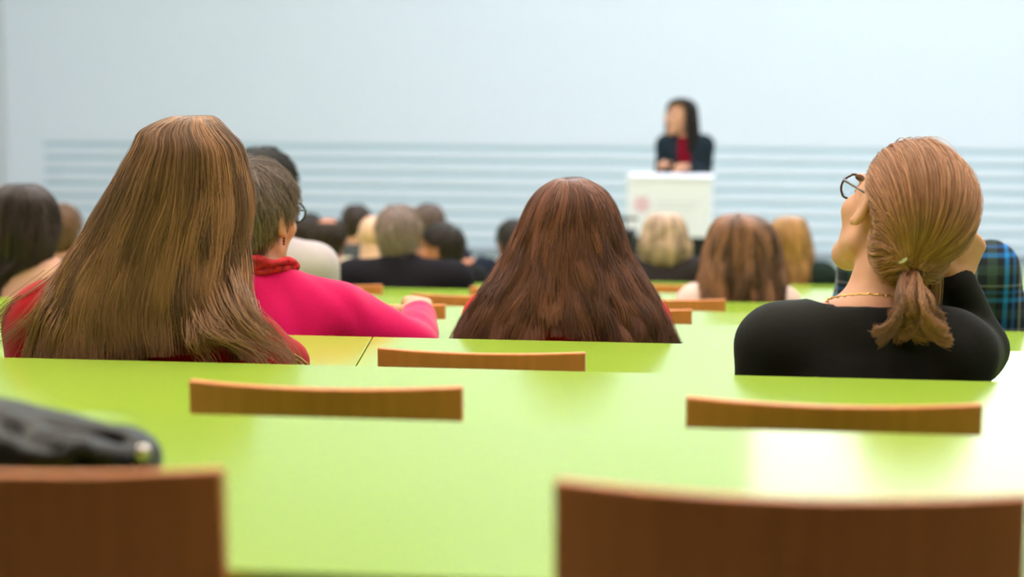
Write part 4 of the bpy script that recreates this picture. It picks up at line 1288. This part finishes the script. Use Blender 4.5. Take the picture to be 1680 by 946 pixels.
# she faces the audience: the whole figure is turned around, so x is mirrored
j.update(elL=(.245, -.02, j['shz']-.26), elR=(-.24, -.02, j['shz']-.26))
root_rot = math.pi
def speaker():
    root = empty('person', (sp.X, YS, tier(LAST)), math.pi)
    tag(root, 'woman with long dark hair speaking behind the white lectern', 'person', 'people in the lecture hall')
    mx = lambda q: (-q[0], q[1], q[2])
    h = head_frame((-c[0], .03, hz), yaw=-64, s=1.0)
    jj = limbs(dict(cx=0.0, sw=.138, shz=j['shz']-.022, bw=.88, neck=(-c[0]*.6, 0, j['shz']+.055),
                    elR=(.158, .0, j['shz']-.24), elL=(-.138, .0, j['shz']-.24),
                    wrR=(-w1[0]-.03, .20, w1[2]), wrL=(-w2[0]-.02, .22, w2[2]), hdR=(.3, 1, .4), hdL=(.7, .7, .1), hnR=(.3, -.5, .6), hnL=(-.2, .3, 1)))
    ax = [axis(-.34, .34, .014, [(-.26, .26, .0065)]), axis(-.2, .44, .012, [(-.12, .44, .0065)]), axis(-.005, hz+.2, .014, [(hz-.18, hz+.2, .0065), (w1[2]-.1, w1[2]+.12, .0065)])]
    def legs(f, t=0, feet=True):
        for sg in (-1, 1):
            f.cap((sg*.085, 0, .86), (sg*.09, .01, .48), .085+t, .058+t, .05); f.cap((sg*.09, .01, .48), (sg*.09, -.01, .08), .056+t, .036+t, .02)
            if feet: f.cap((sg*.09, -.02, .05), (sg*.10, .13, .03), .036, .028, .02)
    def trunk(f, t=0):
        f.ell((0, 0, .93), (.165+t, .11+t, .15+t), 0); f.ell((0, 0, 1.10), (.125+t, .09+t, .17+t), .06); f.ell((0, 0, jj['shz']-.10), (.15+t, .10+t, .17+t), .06)
        f.cap(jj['shL'], jj['shR'], .046+t, .046+t, .05)
        nk = Vector(jj['neck'])
        for S in 'LR': f.cap(nk - Vector((0, 0, .03)), Vector(jj['sh'+S]).lerp(nk, .2), .044+t, .042+t, .04)
    f = Field(ax); trunk(f); add_arms(f, jj); legs(f)
    f.cap(Vector(jj['neck']) - Vector((0, 0, .05)), hp(h, (0, -.022, -.045)), .054, .050, .025)
    f2 = Field(ax); add_head(f2, h); f.blend((slice(None),)*3, f2.F, .012)
    add_hand(f, jj['wrL'], jj['hdL'], jj['hnL'], 1, .95); add_hand(f, jj['wrR'], jj['hdR'], jj['hnR'], -1, .95)
    V, Q = f.mesh()
    np_mesh('body', V, Q, [M['skin'], M['lips'], M['eye'], M['iris'], M['brow']], root, head_mats(V, Q, h, np.zeros(len(Q), int)))
    g = Field(ax); trunk(g, .018); add_arms(g, jj, .016)
    x, y, z = g.ax[0][:, None, None], g.ax[1][None, :, None], g.ax[2][None, None, :]
    vee = (np.abs(x) - .015 - .055*np.clip((z-.95)/.4, 0, 1) + 0*y + 0*z)
    vee = np.maximum(-vee, -(y - .02))             # open front of the jacket
    g.F = np.maximum(g.F, -np.maximum(-(-vee), 0*vee - 1) if False else np.where((y > .02) & (np.abs(x) < .014 + .034*np.clip((z-.95)/.42, 0, 1)) & (z > .9), .02, g.F))
    g.F = np.maximum(g.F, (z - (jj['neck'][2]+.035) + 0*g.F)); g.F = np.maximum(g.F, (.84 - z + 0*g.F))
    V, Q = g.mesh(); np_mesh('dark_jacket', V, Q, B('blue_black_jacket', (34, 44, 54)), root)
    g = Field(ax); trunk(g, .010)
    g.F = np.maximum(g.F, (z - (jj['neck'][2]-.01) + 0*g.F)); g.F = np.maximum(g.F, (.86 - z + 0*g.F))
    V, Q = g.mesh(); np_mesh('red_blouse', V, Q, B('wine_red_blouse', (126, 12, 36)), root)
    g = Field(ax); legs(g, .010, False); g.ell((0, 0, .93), (.172, .117, .12), .03)
    g.F = np.maximum(g.F, (.07 - z + 0*g.F)); V, Q = g.mesh(); np_mesh('trousers', V, Q, M['trousers'], root)
    p = dict(root=root, h=h)
    hair_pair('black_hair', (26, 20, 20), (42, 32, 32), .4)
    zt = hz + .14
    R = [dict(z=zt-d, cx=-c[0]*(1-.3*i/6)-.004, a=a_, yb=yb, ye=ye, yf=.13, tl=tl, tr=tr) for i, (d, a_, yb, ye, tl, tr) in enumerate(
        ((.012, .060, -.05, .03, 180, 180), (.04, .095, -.08, .03, 165, 118), (.09, .112, -.09, .03, 160, 92), (.16, .118, -.09, .03, 158, 85), (.24, .122, -.09, .03, 155, 85), (.32, .125, -.11, .02, 150, 85), (.40, .11, -.12, .0, 120, 80)))]
    long_hair(p, R, (-c[0]-.004, .025, zt), M['black_hair'], M['black_hair_fibre'], N=1500, K=14, r0=.0016, slim=(-155, 85), nclump=40)
    return root
speaker()

# lectern: white front panel with a pink emblem on a dark base
def lectern():
    Yl = 13.45
    a, b = at(1029, 289, Yl), at(1167, 291, Yl)
    fz = tier(LAST)
    w = (b.x - a.x)/2; H = a.z - fz
    r = empty('lectern', ((a.x+b.x)/2, Yl, fz))
    tag(r, 'white lectern with a pale pink emblem in front of the speaker', 'lectern')
    zb = at(1100, 389, Yl).z - fz
    bm = bmesh.new(); box(bm, (-w, 0, zb), (w, .025, H-.02), .003); bm_obj('front_panel', bm, M['white'], r)
    bm = bmesh.new(); box(bm, (-w-.01, -.01, H-.02), (w+.01, .42, H), .004); bm_obj('top', bm, M['white'], r)
    for sx in (-1, 1):
        bm = bmesh.new(); box(bm, (sx*w-.012-(sx*.012), .025, .10), (sx*w+.012-(sx*.012), .36, H-.02), .002); bm_obj('side_panel', bm, M['white'], r)
    bm = bmesh.new(); box(bm, (-w+.005, .03, 0), (w-.005, .38, zb), .004); bm_obj('base', bm, M['black'], r)
    bm = bmesh.new()
    ec = at(1053, 335, Yl) - Vector((r.location.x, Yl, fz))
    va, vb = [], []
    for k in range(72):
        a_ = 2*math.pi*k/72
        rr = .052 + .012*math.cos(6*a_)
        va.append(bm.verts.new((ec.x + rr*math.cos(a_), -.003, ec.z + rr*math.sin(a_)))); vb.append(bm.verts.new((ec.x + rr*math.cos(a_), .0005, ec.z + rr*math.sin(a_))))
    bm.faces.new(va); bm.faces.new(vb[::-1])
    for k in range(72): bm.faces.new((va[k], vb[k], vb[(k+1) % 72], va[(k+1) % 72]))
    bm_obj('emblem', bm, mat('pale_pink_print', (232, 190, 208), rough=.6), r)
    bm = bmesh.new()
    for k, (xa, xb) in enumerate(((.10, .40), (.10, .36))):
        box(bm, (ec.x+xa, -.002, ec.z+.006-.035*k), (ec.x+xb, .001, ec.z+.018-.035*k))
    bm_obj('print_lines', bm, mat('pale_grey_print', (218, 224, 232), rough=.6), r)
M['white'] = mat('white_laminate', (240, 238, 248), rough=.45, spec=.3)
lectern()

# black camera on a tripod in front of the lectern
def tripod():
    Yt = 12.75
    p = at(1026, 400, Yt)
    r = empty('video_camera', (p.x, Yt, tier(LAST)))
    tag(r, 'black camera on a tripod with a small red spot, left of the lectern', 'video camera')
    z1 = at(1026, 412, Yt).z - tier(LAST); z2 = at(1026, 376, Yt).z - tier(LAST); z3 = at(1026, 358, Yt).z - tier(LAST)
    bm = bmesh.new(); box(bm, (-.055, -.10, z1+.02), (.065, .10, z2), .012); bm_obj('camera_body', bm, M['black'], r)
    bm = bmesh.new(); tube(bm, [(0, .10, (z1+z2)/2+.01), (0, .20, (z1+z2)/2+.01)], .038, 20); bm_obj('camera_lens', bm, M['black'], r, smooth=True)
    bm = bmesh.new(); tube(bm, [(0, -.02, z2-.005), (0, -.02, z3)], .008, 10); tube(bm, [(-.08, -.02, z3), (.08, -.02, z3)], .010, 10); bm_obj('top_handle', bm, M['black'], r, smooth=True)
    bm = bmesh.new(); tube(bm, [(-.020, -.105, (z1+z2)/2+.02), (-.020, -.095, (z1+z2)/2+.02)], .018, 16); bm_obj('red_button', bm, mat('dull_red', (176, 30, 40), rough=.4), r)
    bm = bmesh.new(); box(bm, (-.05, -.06, z1-.03), (.05, .06, z1+.02), .006); bm_obj('tripod_head', bm, M['black'], r)
    for k in range(3):
        a_ = 2*math.pi*k/3 + .5
        bm = bmesh.new(); tube(bm, [(.02*math.cos(a_), .02*math.sin(a_), z1-.02), (.30*math.cos(a_), .30*math.sin(a_), .008)], [.018, .010], 10); bm_obj('leg', bm, M['black'], r, smooth=True)
tripod()

# ------------------------------------------------------------------ crumpled black leather bag on the nearest desk
def bag():
    Yb = 1.86
    o = at(60, 765, Yb)
    X, Z = o.x, TOP
    f = Field([axis(-.20, .16, .004), axis(-.14, .16, .004), axis(-.01, .15, .004)])
    L = lambda px, py: (lambda q: (q.x - X, q.z - Z))(at(px, py, Yb))
    f.ell((-.10, .02, .032), (.10, .10, .044), 0)
    f.ell((-.05, .0, .036), (.10, .09, .046), .03)
    f.ell((.04, .0, .030), (.075, .075, .036), .03)
    x, z = L(205, 716)
    f.ell((x-.012, .0, .026), (.045, .06, .032), .02)
    for (xa, ya, za, xb, yb, zb, r_) in ((-.14, -.06, .062, -.04, -.07, .03, .012), (-.09, -.07, .062, .02, -.06, .046, .012), (-.03, -.07, .058, .06, -.065, .048, .011), (.0, -.075, .03, .07, -.06, .055, .011), (.04, -.07, .015, x, -.05, .045, .010), (-.16, -.05, .07, -.12, -.07, .05, .012)):
        f.cap((xa, ya, za), (xb, yb, zb), r_, r_*.8, .014)
    for (xa, ya, za, xb, yb, zb) in ((-.08, -.07, .085, -.02, -.075, .035), (.02, -.07, .066, .085, -.055, .03), (-.13, -.08, .085, -.07, -.08, .03), (-.05, -.02, .09, .0, -.05, .065), (-.12, .0, .09, -.05, -.03, .085), (.03, -.02, .075, .09, -.02, .05)):
        f.cap((xa, ya, za), (xb, yb, zb), .008, .006, .012, True)
    xx, yy, zz = f.ax[0][:, None, None], f.ax[1][None, :, None], f.ax[2][None, None, :]
    f.F += (.0016*np.sin(90*xx+40*zz+3*np.sin(60*yy))*np.sin(70*yy+50*zz)).astype(np.float32)
    f.F = np.maximum(f.F, (.0015 - zz + 0*f.F).astype(np.float32))
    r = empty('leather_bag', (X, Yb, Z))
    tag(r, 'crumpled black leather bag lying on the nearest desk at the left', 'bag')
    V, Q = f.mesh()
    np_mesh('bag_body', V, Q, mat('black_leather', (20, 18, 18), rough=.48, spec=.3, bump=.4, bscale=140), r)
    bq = at(236, 740, Yb - .055); bx, bz = bq.x - X, bq.z - Z
    bm = bmesh.new()
    tube(bm, [(bx-.004, -.045, bz-.004), (bx, -.058, bz)], [.0085, .0070], 16)
    bm_obj('metal_snap', bm, mat('nickel', (205, 200, 195), rough=.25, metal=.9), r, smooth=True)
    tx, tz = L(258, 762)
    bm = bmesh.new(); tube(bm, [(x+.012, -.02, .030), (bx+.002, -.05, bz-.006), (tx, -.05, .012), (tx-.01, -.04, .004)], [.012, .010, .007, .005], 10)
    bm_obj('strap_tab', bm, mat('black_strap', (22, 22, 20), rough=.5), r, smooth=True)
bag()
